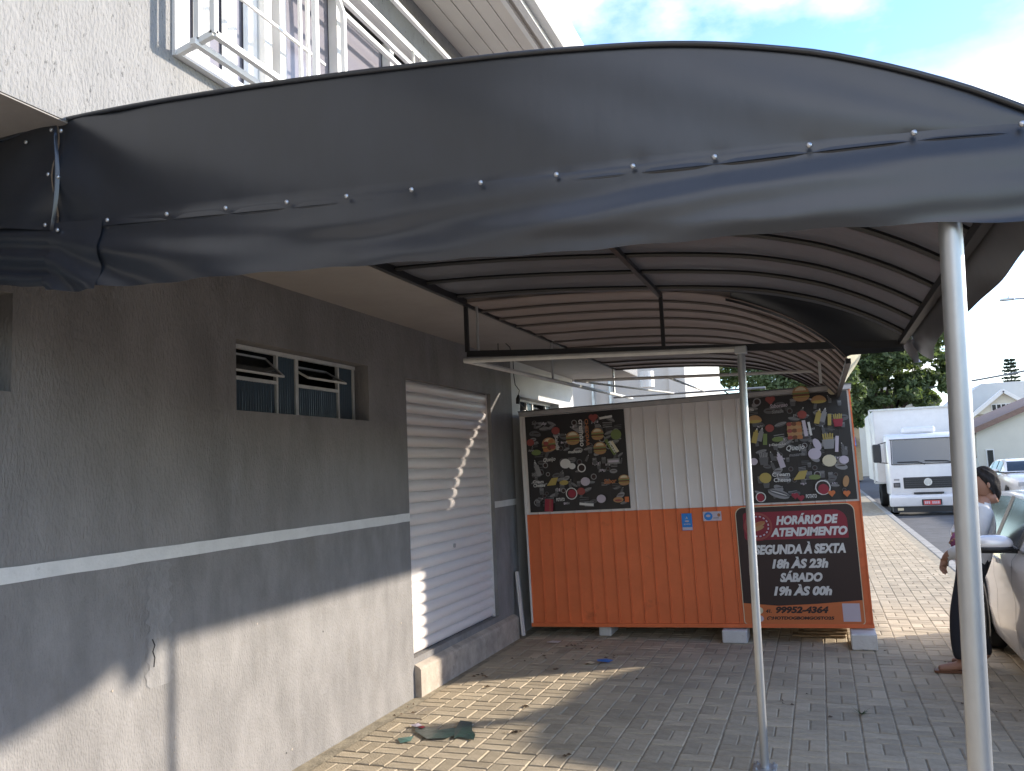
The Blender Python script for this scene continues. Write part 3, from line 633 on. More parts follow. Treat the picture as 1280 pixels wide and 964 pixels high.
def scatter(p, u0, u1, v0, v1, n, seed):     # grey chalk doodles between the coloured pictures
    r_ = random.Random(seed)
    for i in range(n):
        u = r_.uniform(u0+.05, u1-.05); v = r_.uniform(v0+.05, v1-.05); t = r_.random(); s = r_.uniform(.022, .042); c = r_.choice('dddgg')
        if t < .12:
            for k in range(r_.randint(4, 7)): p.rect(u+(k-3)*s*.42, v+r_.uniform(-.15, .15)*s, s*.3, s*r_.uniform(.35, .8), r_.choice('ggp'), r_.uniform(-.3, .3))
        elif t < .3: p.ell(u, v, s*1.3, s*.7, c, r_.uniform(-.6, .6)); p.ell(u, v+s*.1, s*.9, s*.12, 'k')
        elif t < .45: p.dog(u, v, s*2.6, r_.uniform(-.6, .6), 'd')
        elif t < .6: p.fries(u, v, s*1.5, 'd')
        elif t < .75: p.ring(u, v, s*.8, c, .3)
        elif t < .88:
            for k in range(3): p.rect(u, v+(k-1)*s*.45, s*2.2, s*.18, c, r_.uniform(-.1, .1))
        else: p.bottle(u, v, s*2.2, 'd', r_.uniform(-.6, .6))
# left poster
L0, L1, LB, LT = .045, 1.045, 1.095, 2.035
def lu(x): return L0+(x-10)/830*(L1-L0)
def lv(y): return LT-(y-75)/825*(LT-LB)
pl = poster('menu_poster', L0, L1, LB, LT)
p = Print(-.0152); scatter(p, L0, L1, LB, LT, 150, 21)
for x, y, w in ((415, 295, .115), (620, 275, .10), (632, 395, .105), (808, 670, .09), (212, 335, .12)):
    p.burger(lu(x), lv(y), w)
for dx_, dy_, c in ((-.03, .02, 'r'), (.02, .04, 'o'), (.0, -.03, 'n'), (.035, -.02, 'r'), (-.035, -.045, 'o')): p.ell(lu(212)+dx_, lv(335)+dy_, .028, .02, c)
for x, y, r_, c in ((340, 500, .048, 'w'), (495, 660, .042, 'p'), (615, 810, .04, 'p'), (395, 525, .03, 'w'), (55, 300, .035, 'r'), (275, 215, .038, 'r'), (455, 740, .036, 'r'), (385, 755, .045, 'm')): p.ell(lu(x), lv(y), r_*1.12, r_*.98, c)
p.ring(lu(472), lv(545), .042, 'w'); p.ring(lu(375), lv(755), .058, 'w', .15); p.ell(lu(378), lv(755), .04, .04, 'm')
p.heart(lu(595), lv(130), .09, 'r'); p.ell(lu(770), lv(285), .052, .05, 'l'); p.ell(lu(100), lv(390), .05, .028, 'l'); p.ell(lu(318), lv(660), .046, .024, 'y'); p.cheese(lu(222), lv(648), .12)
p.bottle(lu(100), lv(530), .15, 'g', .3); p.rect(lu(180), lv(845), .085, .12, 'm', -.1); p.rect(lu(190), lv(845), .02, .12, 'r', -.1)
p.ell(lu(752), lv(825), .05, .026, 'b'); p.ell(lu(752), lv(830), .035, .01, 'r'); p.rect(lu(820), lv(825), .04, .05, 'O')
p.text('cremoso', lu(487), lv(250), .26, 'w', -math.pi/2, .036, bold=.02); p.text('CHEDDAR', lu(537), lv(250), .26, 'o', -math.pi/2, .034, bold=.03)
p.text('Queijo', lu(207), lv(460), .125, 'w', .05, .05, .3, .01); p.text('Sabor', lu(697), lv(668), .125, 'o', .03, .045, .2, .03); p.text('Cream', lu(102), lv(640), .11, 'w', 0, .03, 0, .02); p.text('Cheese', lu(108), lv(672), .12, 'w', 0, .032, 0, .02)
p.text('POTATO', lu(280), lv(800), .085, 'w', 0, .032, 0, .03); p.text('Saboroso', lu(130), lv(135), .13, 'g', 0, .03, .2, .01); p.text('molhado', lu(425), lv(403), .135, 'w', 0, .03, .2, .02); p.text('Salada', lu(283), lv(320), .14, 'w', -math.pi/2+.1, .034, .2, .01)
p.rect(lu(697), lv(135), .125, .022, 'w', .1); p.rect(lu(493), lv(850), .14, .024, 'w', -.12); p.rect(lu(735), lv(505), .12, .05, 'g'); p.rect(lu(735), lv(505), .10, .018, 'p')
p.rect(lu(718), lv(385), .03, .17, 'l', .5); p.rect(lu(752), lv(385), .028, .12, 'c', .5); p.text('PICLES', lu(735), lv(385), .12, 'w', -1.07, .03, 0, .03)
tag(p.b.build('print', PMATS, pl, fix=False), kind='stuff')
# right poster
Q0, Q1, QB, QT = 2.165, 3.03, 1.09, 2.037
def qu(x): return Q0+(x-275)/640*(Q1-Q0)
def qv(y): return QT-(y-262)/640*(QT-QB)
pr_ = poster('menu_poster', Q0, Q1, QB, QT)
p = Print(-.0152); scatter(p, Q0, Q1, QB, QT, 130, 33)
p.burger(qu(635), qv(268), .12); p.burger(qu(575), qv(480), .11); p.rect(qu(575), qv(480), .12, .15, 'b')
for i in range(9): p.ell(qu(545+(i % 3)*30), qv(440+(i//3)*40), .024, .018, 'rno'[i % 3])
for x, y in ((328, 395), (740, 305)): p.half(qu(x), qv(y+12), .065, .055, 'b'); p.ell(qu(x), qv(y+14), .06, .014, 'y')
for x, y in ((325, 495), (728, 405)): p.bottle(qu(x), qv(y), .14, 'y', -.3); p.bottle(qu(x+35), qv(y-5), .13, 'g', -.3)
p.bottle(qu(470), qv(650), .15, 'p', .25)
for x, y, a, c in ((420, 455, .038, 'r'), (630, 388, .04, 'r'), (365, 752, .052, 'y'), (770, 670, .058, 'c'), (858, 670, .04, 'p'), (300, 650, .035, 'p'), (830, 260, .04, 'c')): p.ell(qu(x), qv(y), a, a*.9, c)
p.heart(qu(440), qv(285), .085, 'r'); p.ell(qu(465), qv(525), .05, .022, 'l'); p.ell(qu(672), qv(762), .05, .022, 'l'); p.cheese(qu(585), qv(748), .125)
p.ell(qu(685), qv(625), .055, .05, 'p'); p.ell(qu(705), qv(570), .03, .055, 'p', .4)
p.ring(qu(715), qv(825), .065, 'w', .15); p.ell(qu(718), qv(835), .045, .045, 'm'); p.ring(qu(325), qv(865), .045, 'w', .2); p.ell(qu(322), qv(868), .032, .036, 'm')
p.fries(qu(775), qv(560), .11, 'g'); p.fries(qu(365), qv(640), .09, 'd'); p.fries(qu(845), qv(440), .09, 'm'); p.rect(qu(825), qv(575), .028, .14, 'p', -.12); p.dog(qu(440), qv(850), .19, -.35, 'g'); p.rect(qu(385), qv(520), .035, .10, 'l', -.1); p.rect(qu(795), qv(430), .03, .10, 'y', -.1)
for x, y in ((540, 865), (575, 880), (765, 860), (855, 865)): p.heart(qu(x), qv(y), .06, 'm' if x < 600 else 'O')
p.ell(qu(857), qv(795), .025, .05, 'b', -.2)
p.text('Queijo', qu(570), qv(585), .155, 'w', .06, .06, .3, .01); p.text('mussarela', qu(575), qv(622), .13, 'g', .05, .03, .2, .01)
p.text('Cream', qu(465), qv(735), .15, 'w', 0, .036, 0, .02); p.text('Cheese', qu(470), qv(768), .145, 'w', 0, .036, 0, .02); p.text('POTATO', qu(640), qv(872), .09, 'w', 0, .034, 0, .03)
p.text('Saboroso', qu(490), qv(322), .15, 'p', .03, .036, .2, .01); p.text('Salada', qu(480), qv(358), .10, 'g', .05, .03, .2, .01); p.text('Capricho', qu(468), qv(557), .12, 'w', .03, .026, .2, .01)
p.text('Frita', qu(310), qv(335), .05, 'w', .2, .03, .2, .02); p.rect(qu(640), qv(470), .03, .14, 'p', .1); p.rect(qu(670), qv(475), .02, .12, 'w', .1); p.ring(qu(355), qv(290), .035, 'g', .3)
tag(p.b.build('print', PMATS, pr_, fix=False), kind='stuff')
# opening-hours sign
S0, S1, SBt, STp = 2.0, 2.99, .04, 1.055
def rrect(u0, u1, v0, v1, rs, n=6):
    pts = []
    for (cx, cy, a0), r_ in zip(((u1-1, v1-1, 0), (u0+1, v1-1, 90), (u0+1, v0+1, 180), (u1-1, v0+1, 270)), rs):
        ux = (u1-r_) if a0 in (0, 270) else (u0+r_); vy = (v1-r_) if a0 in (0, 90) else (v0+r_)
        pts += [(ux+r_*math.cos(R(a0+90*i/n)), vy+r_*math.sin(R(a0+90*i/n))) for i in range(n+1)] if r_ else [(ux, vy)]
    return pts
sg = poster('opening_hours_sign', S0+.02, S1-.02, SBt, STp-.02, PM['O'])
p = Print(-.0158)
p.poly(rrect(S0-.006, S1+.006, SBt-.012, STp+.006, (.07, .07, .03, .03)), 'c'); p.poly(rrect(S0, S1, SBt-.006, STp, (.065, .065, .025, .025)), 'O')
bk = rrect(S0, S1, .22, STp, (.065, .065, 0, 0)); bk = [q for q in bk if q[1] > .221]
p.poly(bk+[(S0, .215), (S0+.3, .19), (S0+.62, .205), (S1, .235)], 'k')
p.poly(rrect(S0+.06, S1-.06, .765, 1.01, (.10, .03, .03, .0)), 'R')
p.ell(2.185, .885, .13, .128, 'R', n=28); p.ell(2.185, .885, .122, .12, 'r', n=28); p.ell(2.185, .885, .105, .103, 'R', n=28)
for i in range(16):
    t = R(i*22.5+8); p.rect(2.185+.088*math.cos(t), .885+.088*math.sin(t), .012, .018, 'p', t)
p.dog(2.19, .90, .12, .35, 'b'); p.ell(2.19, .905, .06, .014, 'o', .35); p.ell(2.185, .865, .055, .016, 'b', .35)
tag(p.b.build('print', PMATS, sg, fix=False), kind='stuff')
def sign_line(body, u, v, w, h, c, shear=.25, bold=.055):
    q = Print(-.0178); q.text(body, u, v, w, c, 0, h, shear, bold)
    o = q.b.build('lettering', PMATS, sg, fix=False); return o
sign_line('HORÁRIO DE', 2.60, .940, .52, .098, 'w'); sign_line('ATENDIMENTO', 2.605, .828, .64, .078, 'w')
sign_line('SEGUNDA À SEXTA', 2.515, .688, .76, .105, 'w'); sign_line('18h ÀS 23h', 2.508, .562, .47, .10, 'w'); sign_line('SÁBADO', 2.508, .443, .355, .098, 'w'); sign_line('19h ÀS 00h', 2.51, .325, .485, .10, 'w')
sign_line('41.', 2.21, .145, .05, .032, 'k'); sign_line('99952-4364', 2.49, .155, .44, .062, 'k'); sign_line('@HOTDOGBOMGOSTO25', 2.47, .082, .56, .036, 'k', .15)
q = Print(-.0178); q.ell(2.135, .15, .03, .03, 'c'); q.ell(2.135, .08, .028, .028, 'p'); q.b.build('icon', PMATS, sg, fix=False)
kb_(2.822, 2.962, -.0185, -.0172, .055, .208, 'blank_sticker', PM['p'], sg)
st = kb_(1.512, 1.606, -.0165, -.0138, .872, 1.026, 'sticker', PM['B']); 
q = Print(-.0168); q.rect(1.559, .888, .092, .024, 'p'); q.text('A', 1.559, .985, .022, 'w'); q.text('aceita', 1.559, .93, .06, 'p'); q.ell(1.559, .955, .02, .008, 'p'); tag(q.b.build('print', PMATS, st, fix=False), kind='stuff')
st = kb_(1.708, 1.872, -.0165, -.0138, .95, 1.034, 'sticker', PM['p'])
q = Print(-.0168); q.ell(1.755, .992, .038, .037, 'B', n=20); q.ell(1.755, .996, .02, .012, 'p'); q.ell(1.85, 1.0, .014, .016, 'o'); q.rect(1.825, .975, .05, .008, 'g'); tag(q.b.build('print', PMATS, st, fix=False), kind='stuff')
K.rotation_euler = (0, R(-.95), 0)
def block(x0, x1, y0, y1, h, label):
    t = thing('concrete_block', ((x0+x1)/2, (y0+y1)/2, 0), label, 'block', 'blocks under the kiosk')
    b = MB(); b.bbox(x0, x1, y0, y1, 0, h, .008); b.build('block_body', M['block'], t)
    b = MB(); b.box(x0+.03, x1-.03, y1, y1+.006, .03, h-.03); b.build('dark_core_plate', M['dark'], t)  # dark plate on the solid back, painting the shade of a hollow core
    return t
block(-2.10, -1.98, 7.98, 8.3, .09, 'small white painted block under the left half of the kiosk')
block(-.93, -.715, 7.80, 8.12, .112, 'white painted block behind the thin post, under the middle of the kiosk')
block(.135, .335, 7.66, 7.98, .128, 'white painted block under the right corner of the kiosk')
t = thing('timber_offcuts', (-.1, 8.3, 0), 'brown timber offcuts stacked on the ground under the kiosk', 'timber')
for k in range(4): MB().bbox(-.35+.05*k, .1+.01*k, 8.15+.05*k, 8.3+.05*k, .001+.02*k, .02+.02*k, .003).build('board', M['wood'], t)
tag(MB().sqbar((-2.80, 7.80, .02), (-2.86, 7.85, .62), .05, .02).build('leaning_board', M['kwhite']), 'pale board leaning upright between shutter pier and kiosk', 'board')

# ------------------------------------------------------------ litter, film, hanging cable
gm = pm('green_film', (.018, .045, .035), .3, spec=.6, bump=.3, bs=20, var=.5, vs=9)
def film(pts, name='torn_film', z=.007):
    b = MB(); c = (sum(q[0] for q in pts)/len(pts), sum(q[1] for q in pts)/len(pts))
    b.add([(c[0], c[1], z+.006)]+[(x, y, z+rr.uniform(-.001, .003)) for x, y in pts], [(0, i+1, (i+1) % len(pts)+1) for i in range(len(pts))]); return b
tf = thing('green_plastic_film', (-2.35, 4.88, 0), 'torn dark green plastic film lying flat on the pavers near the wall', 'plastic film')
film([(-2.56, 5.00), (-2.50, 4.88), (-2.36, 4.76), (-2.24, 4.80), (-2.20, 4.97), (-2.30, 5.0), (-2.33, 4.93), (-2.45, 4.98)]).build('film_piece', gm, tf)
film([(-2.27, 4.98), (-2.20, 4.80), (-2.12, 4.90), (-2.22, 5.13), (-2.31, 5.15)], z=.009).build('film_piece', gm, tf)
film([(-2.17, 4.83), (-2.07, 4.80), (-2.10, 4.90), (-2.14, 4.96), (-2.2, 4.93)], z=.008).build('film_piece', gm, tf)
film([(-2.55, 4.74), (-2.49, 4.66), (-2.44, 4.70), (-2.47, 4.80)], z=.007).build('film_piece', pm('teal_film', (.06, .16, .13), .4), tf)
film([(-2.52, 4.95), (-2.48, 4.93), (-2.47, 4.97), (-2.5, 4.99)], z=.012).build('film_scrap', PM['m'], tf)
film([(-2.60, 4.99), (-2.53, 4.95), (-2.51, 5.0), (-2.55, 5.03)], z=.010).build('film_scrap', PM['p'], tf)
tag(film([(-1.83, 6.86), (-1.73, 6.84), (-1.71, 6.92), (-1.78, 6.96), (-1.85, 6.92)], z=.02).build('blue_wrapper', PM['B']), 'crumpled bright blue wrapper on the pavers before the kiosk', 'litter')
tag(film([(-1.93, 6.83), (-1.86, 6.80), (-1.85, 6.86), (-1.9, 6.89)], z=.012).build('pale_wrapper', PM['c']), 'small pale wrapper beside the blue wrapper', 'litter')
tag(film([(-2.50, 7.57), (-2.38, 7.55), (-2.37, 7.63), (-2.46, 7.65)], z=.012).build('white_paper', PM['w']), 'scrap of white paper by the left foot of the kiosk', 'litter')
lf = pm('dry_leaf', (.10, .06, .03), .8, var=.4); lm = MB(); rl = random.Random(9)
for (x, y, s, n) in [(-2.0, 5.55, .02, 7), (-1.88, 5.0, .025, 9), (-2.45, 6.0, .02, 5), (-2.1, 6.6, .05, 6), (-2.3, 7.0, .15, 12), (-1.7, 7.1, .15, 9), (-2.2, 7.5, .2, 14), (-1.2, 6.5, .3, 6), (-.4, 6.0, .5, 6), (.9, 6.0, .4, 6), (.6, 8.5, .6, 8), (1.2, 12, 1, 8), (-2.75, 5.2, .1, 6), (-2.6, 6.3, .1, 8), (-1.45, 4.65, .04, 3)]:
    for k in range(n):
        a = rl.uniform(0, 6.28); r_ = rl.gauss(0, s); px_, py_ = x+r_*math.cos(a), y+r_*math.sin(a); w = rl.uniform(.008, .022); t_ = rl.uniform(0, 3)
        c_, s_ = math.cos(t_), math.sin(t_)
        lm.add([(px_+w*c_, py_+w*s_, .006), (px_-w*.5*s_, py_+w*.5*c_, .014), (px_-w*c_, py_-w*s_, .008), (px_+w*.5*s_, py_-w*.5*c_, .005)], [(0, 1, 2, 3)])
tag(lm.build('dry_leaves', lf, fix=False), 'dry leaves and crumbs scattered over the pavers', 'leaf litter', kind='stuff')
gw = MB()
for k in range(22):
    a = rl.uniform(0, 6.28); l_ = rl.uniform(.03, .08); gw.add([(.127, 5.80, .002), (.127+.008*math.cos(a+1), 5.80+.008*math.sin(a+1), .004), (.127+l_*math.cos(a), 5.80+l_*math.sin(a), rl.uniform(.01, .04))], [(0, 1, 2)])
tag(gw.build('grass_tuft', pm('weed', (.06, .09, .025), .8)), 'small grass tuft growing in a paver joint', 'weed')
cb = thing('hanging_cable', (-2.5, 7.0, 2.2), 'thin black cable with socket hanging from the overhang beside the shutter', 'cable')
MB().tube([(-2.55, 6.95, 2.735), (-2.52, 6.98, 2.70), (-2.5, 7.0, 2.60), (-2.5, 7.0, 2.45), (-2.49, 7.0, 2.36), (-2.46, 7.02, 2.31), (-2.47, 7.02, 2.26)], .004, 6).build('cord', M['blacksteel'], cb, smooth=True)
MB().tube([(-2.47, 7.02, 2.27), (-2.475, 7.02, 2.235), (-2.48, 7.02, 2.19)], lambda t: (.008, .02, .016)[round(t*2)], 10).build('socket', M['blacksteel'], cb, smooth=True)
MB().tube([(-2.6, 6.9, 2.728), (-2.6, 6.9, 2.66), (-2.57, 6.93, 2.63)], .004, 6).build('ceiling_hook', M['blacksteel'], cb)

# ------------------------------------------------------------ added light-bouncing building behind the viewer, neighbours beyond the kiosk
nr = thing('added_bounce_building', (-1, -16, 0), 'unseen pale building added behind the viewer to bounce sunlight forward', 'building')  # added out of view: returns sunlight to the kiosk and awning fronts
MB().box(-9, 1.2, -22, -13, -.1, 5.5).build('wall', pm('pale_render', (.62, .59, .54), .85, var=.06, vs=1), nr); MB().box(-9.2, 1.5, -22.2, -12.7, 5.5, 5.75).build('roof', M['kerb'], nr); MB().box(-1.4, -.2, -13.0, -12.96, 0, 2.2).build('door', M['wood'], nr); MB().box(-4.5, -3, -13.0, -12.96, 1.2, 2.3).build('window', M['smoke'], nr)
nb = thing('white_house_block', (-5, 15, 0), 'white rendered neighbouring building with downpipe beyond the grey building', 'building')
whm = pm('white_render', (.62, .60, .57), .85, var=.08, vs=1, bump=.2, bs=20)
MB().box(-9, -2.25, 14, 22, -.1, 5.2).build('wall', whm, nb); MB().box(-2.245, -1.98, 13.9, 14.2, -.1, 5.4).build('corner_pier', whm, nb)
MB().box(-9.2, -1.8, 13.6, 22.2, 5.42, 5.6).build('roof', M['white'], nb)
for x in (-3.55, -3.25): MB().tube([(x, 13.95, 0), (x, 13.95, 5.2)], .03, 8).build('downpipe', M['galv'], nb)
tag(MB().tube([(-2.55, 13.6, 2.86), (-2.55, 13.6, 3.12)], .12, 16).build('wall_lantern', M['white']), 'white cylinder lamp on the neighbouring white wall above the kiosk', 'lamp')
hm = pm('hedge_leaf', (.05, .085, .03), .8, var=.4, vs=4, rand=('isl', .35), twoside=((.12, .2, .04), .25))
hm2 = pm('tree_leaf', (.078, .105, .045), .75, var=.4, vs=2, rand=('isl', .4), twoside=((.2, .28, .07), .3))
bark = pm('bark', (.10, .075, .055), .9, var=.3, bump=.5, bs=20)
def leafcloud(b, lobes, n, size, rnd):
    for k in range(n):
        c, r_ = rnd.choice(lobes)
        d = Vector((rnd.gauss(0, 1), rnd.gauss(0, 1), rnd.gauss(0, 1))).normalized()*(rnd.random()**.45)
        q = Vector(c)+Vector((d.x*r_[0], d.y*r_[1], d.z*r_[2]))
        nrm = (d+Vector((rnd.gauss(0, .6), rnd.gauss(0, .6), rnd.gauss(0, .6)+.3))).normalized()
        u = nrm.orthogonal().normalized(); u.rotate(Matrix.Rotation(rnd.uniform(0, 6.28), 3, nrm)); w = nrm.cross(u)
        s = size*rnd.uniform(.55, 1.25)
        b.add([q-u*s, q-w*s*.45, q+u*s, q+w*s*.45], [(0, 1, 2, 3)])
def tree(base, label, lobes, trunk_h, n, size, seed, mat=hm2):
    rnd = random.Random(seed); t = thing('broadleaf_tree', base, label, 'tree', 'street trees behind the kiosk')
    b = MB(); B0 = Vector(base)
    b.tube([B0, B0+Vector((.1, 0, trunk_h*.5)), B0+Vector((0, .1, trunk_h))], .26, 10, r2=.15)
    for c, r_ in lobes:
        b.tube([B0+Vector((0, .1, trunk_h-.3)), (B0+Vector((0, 0, trunk_h))+Vector(c))/2+Vector((0, 0, .3)), Vector(c)], .1, 6, r2=.03)
    b.build('trunk', bark, t, smooth=True)
    lo = []
    for c, r_ in lobes:
        for k in range(16):
            d = Vector((rnd.gauss(0, 1), rnd.gauss(0, 1), rnd.gauss(0, 1))).normalized()
            lo.append(((c[0]+d.x*r_[0]*.85, c[1]+d.y*r_[1]*.85, c[2]+d.z*r_[2]*.85), [r_[0]*rnd.uniform(.25, .42)]*2+[r_[2]*rnd.uniform(.22, .38)]))
    b = MB(); leafcloud(b, lo, n, size, rnd); b.build('crown', mat, t, fix=False)
    return t
tree((3.0, 44, 0), 'dense green tree above the box truck, right of the kiosk', [((2.7, 44, 5.0), (2.2, 2.2, 1.4)), ((4.7, 44.5, 5.7), (1.7, 2, 1.5)), ((2.4, 43.5, 7.0), (2.5, 2.2, 1.8)), ((4.6, 44, 7.6), (1.7, 2, 1.7)), ((1.6, 44, 5.6), (1.4, 1.8, 1.6)), ((3.6, 44, 6.2), (2.2, 2, 1.6)), ((3.2, 44, 9.2), (2.4, 2, 1.5)), ((1.9, 43.6, 4.2), (1.3, 1.6, .9)), ((3.4, 43.6, 4.3), (1.5, 1.6, .9)), ((4.8, 43.8, 4.6), (1.2, 1.5, .9))], 2.4, 27000, .16, 4)
tree((-1.6, 36, 0), 'dark green tree seen between kiosk roof and awning', [((-3.6, 36, 4.6), (1.8, 2, 1.6)), ((-1.9, 36, 4.4), (1.8, 2, 1.6)), ((-.2, 36, 4.5), (1.7, 2, 1.6)), ((1.0, 36, 4.9), (1.0, 1.6, 1.5)), ((-3.6, 36.5, 6.5), (2.2, 2, 1.6)), ((-1.2, 36, 6.6), (2.2, 2, 1.6)), ((.4, 36, 6.5), (1.3, 2, 1.4))], 2.3, 26000, .13, 8)
tree((1.2, 50, 0), 'smaller pale tree behind the parked truck and kiosk edge', [((1.0, 50, 4.2), (1.6, 1.4, 1.5)), ((.2, 50, 6.0), (1.5, 1.4, 1.5))], 2.5, 5000, .17, 12, hm)
hb = MB(); leafcloud(hb, [((.75, 38, .7), (.5, 1.2, .7)), ((.45, 39, .9), (.5, 1.5, .9)), ((.2, 42, .9), (.8, 1.5, .9))], 3500, .09, random.Random(2))
t = thing('clipped_hedge', (.6, 38, 0), 'low yellow-green hedge at the far end of the pavement', 'hedge'); hb.build('foliage', hm, t, fix=False); MB().box(.2, .9, 37.5, 39.5, 0, .7).build('hedge_core', pm('hedge_core_green', (.03, .045, .02), .9), t)
t = thing('low_stone_wall', (0, 41, 0), 'low beige wall behind the hedge at the end of the pavement', 'wall')
MB().box(-2.5, 1.15, 44, 44.3, 0, 1.2).build('wall_body', pm('beige_render', (.42, .33, .22), .9, var=.15), t); MB().box(-2.55, 1.2, 43.95, 44.35, 1.2, 1.28).build('coping', M['kerb'], t)
t = thing('blue_awning_shop', (.5, 60, 0), 'far small shop with a bright blue canopy left of the truck', 'building')
MB().box(-3, 2.6, 60, 64, 0, 3.6).build('wall', pm('ochre_wall', (.45, .33, .2), .9, var=.1), t); MB().prism([(59, 2.2), (60.02, 2.8), (60.02, 2.9), (58.9, 2.28)], 'x', .9, 2.3).build('canopy', PM['B'], t); MB().box(.5, 1.6, 59.95, 60.0, 0, 2.1).build('door', M['dark'], t); MB().box(-3.2, 2.8, 59.7, 64.2, 3.6, 3.8).build('roof', M['kerb'], t)

# ------------------------------------------------------------ box truck
TK = thing('box_truck', (2.75, 28.5, -.12), 'white box truck with dark grille parked facing the camera beyond the kiosk', 'truck')
tw = pm('truck_white', (.70, .71, .73), .3, spec=.5, coat=.3, var=.04, dirt_or_pits=((.55, .55, .55), 2, .6, .3)); tb = pm('truck_plastic', (.02, .021, .024), .5); tg = pm('truck_glass', (.06, .08, .10), .06, spec=1.0)
F = 26.0; Z = -.12
def wedge(name, prof, x0, x1, mat, par=TK, bev=.03, smooth=True):
    b = MB(); b.prism(prof, 'x', x0, x1); o = b.build(name, mat, par)
    bm = bmesh.new(); bm.from_mesh(o.data); bmesh.ops.bevel(bm, geom=list(bm.edges), offset=bev, segments=2, affect='EDGES', profile=.6); bm.to_mesh(o.data); bm.free()
    if smooth: o.data.polygons.foreach_set('use_smooth', [True]*len(o.data.polygons)); o.data.set_sharp_from_angle(angle=R(50))
    return o
wedge('cab', [(F+.05, .42), (F, .60), (F+.02, 1.28), (F+.26, 2.06), (F+.45, 2.16), (F+1.55, 2.20), (F+1.6, .42)], 1.82, 3.68, tw, bev=.07)
def face(y, z): # point on the windscreen plane
    return F+.02+(z-1.28)*.24/.78
ws = MB(); zz0, zz1 = 1.33, 1.99
ws.add([(1.93, face(0, zz0)-.012, zz0), (3.57, face(0, zz0)-.012, zz0), (3.53, face(0, zz1)-.012, zz1), (1.97, face(0, zz1)-.012, zz1)], [(0, 1, 2, 3)]); wsc = ws.build('windscreen', tg, TK)
sb = MB()
for a, c in (((1.9, zz0-.02), (3.6, zz0-.02)), ((1.9, zz1+.02), (3.6, zz1+.02)), ((1.9, zz0-.02), (1.94, zz1+.02)), ((3.6, zz0-.02), (3.56, zz1+.02))): sb.sqbar((a[0], face(0, a[1])-.012, a[1]), (c[0], face(0, c[1])-.012, c[1]), .035, .02)
sb.build('seal', tb, wsc)
for x0, x1, z1 in ((2.05, 2.62, 1.38), (2.75, 3.35, 1.40)): MB().tube([(x1+.12, face(0, 1.29)-.03, 1.29), (x1-.05, face(0, 1.36)-.03, 1.37), (x0, face(0, z1)-.03, z1-.01)], .014, 6).build('wiper', tb, wsc)
MB().bbox(2.28, 3.15, F+.55, F+1.1, 2.17, 2.36, .05).build('roof_hatch', tw, TK)
gl = MB().bbox(2.16, 3.40, F-.02, F+.03, .63, .94, .012).build('grille', tb, TK)
for z in (.68, .74, .80, .86, .91): MB().box(2.2, 3.36, F-.03, F-.02, z-.008, z+.008).build('grille_bar', pm('grille_grey', (.05, .052, .056), .4) if 'grille_grey' not in bpy.data.materials else bpy.data.materials['grille_grey'], gl)
em = MB(); em.lathe([(.075, -.05), (.075, -.03), (.105, -.03), (.105, -.05), (.075, -.05)], (2.775, F, .80), 'y', 24)
for a, c in (((-.05, .062), (0, .0)), ((.05, .062), (0, .0)), ((-.07, .03), (-.035, -.06)), ((-.035, -.06), (0, -.01)), ((0, -.01), (.035, -.06)), ((.035, -.06), (.07, .03))): em.sqbar((2.775+a[0], F-.042, .80+a[1]), (2.775+c[0], F-.042, .80+c[1]), .015, .012)
em.lathe([(.001, -.031), (.075, -.031)], (2.775, F, .80), 'y', 20)
em.build('emblem', pm('emblem_chrome', (.6, .6, .62), .25, metal=.7), gl)
for x in (1.9, 3.43):
    h = MB().bbox(x, x+.17, F-.03, F+.02, .67, .80, .01).build('headlamp', tb, TK); MB().box(x+.02, x+.15, F-.036, F-.031, .69, .78).build('lens', pm('lamp_lens', (.12, .12, .13), .1, spec=1) if 'lamp_lens' not in bpy.data.materials else bpy.data.materials['lamp_lens'], h)
MB().box(1.92, 2.06, F-.012, F+.02, .86, .91).build('badge', pm('badge_grey', (.3, .3, .31), .4), TK)
wedge('bumper', [(F-.1, .14), (F-.12, .40), (F-.04, .46), (F+.3, .46), (F+.3, .14)], 1.78, 3.72, tw, bev=.025)
MB().box(2.4, 3.15, F-.055, F+.02, .475, .52).build('intake_slot', tb, TK)
MB().box(1.84, 3.66, F-.06, F+.3, -.02, .135).build('skirt', tb, TK)
pt = MB().bbox(2.57, 3.07, F-.15, F-.13, .17, .33, .01).build('number_plate', tb, TK); MB().box(2.61, 3.03, F-.156, F-.151, .18, .30).build('plate_face', flat('plate_red', (.55, .07, .07), .5), pt)
pq = MB()
for k, w in enumerate((.05, .045, .05, 0, .045, .05, .045, .05)):
    if w: pq.box(2.635+k*.047, 2.635+k*.047+w*.72, F-.158, F-.1565, .205, .275)
pq.build('plate_characters', PM['p'], pt)
MB().box(1.95, 2.10, F-.075, F-.061, .03, .10).build('fog_lamp', PM['c'], TK)
for x, s in ((1.82, -1), (3.68, 1)):
    m_ = MB(); m_.tube([(x, F+.4, 1.95), (x+s*.22, F+.2, 1.9)], .014, 6); m_.tube([(x, F+.3, 1.35), (x+s*.22, F+.2, 1.38)], .014, 6); m_.bbox(x+s*.27-.11, x+s*.27+.11, F+.12, F+.24, 1.38, 1.9, .03); m_.build('mirror', tb, TK)
    d_ = MB().box(x-.004 if s < 0 else x, x if s < 0 else x+.004, F+.5, F+1.3, 1.35, 1.95).build('side_window', tg, TK)
bx_ = wedge('cargo_box', [(F+1.75, .78), (F+1.75, 2.93), (F+6.6, 2.93), (F+6.6, .78)], 1.62, 3.95, pm('box_white', (.68, .67, .66), .45, var=.06, dirt_or_pits=((.5, .49, .47), 1.5, .58, .25)), bev=.03)
tr_ = MB()
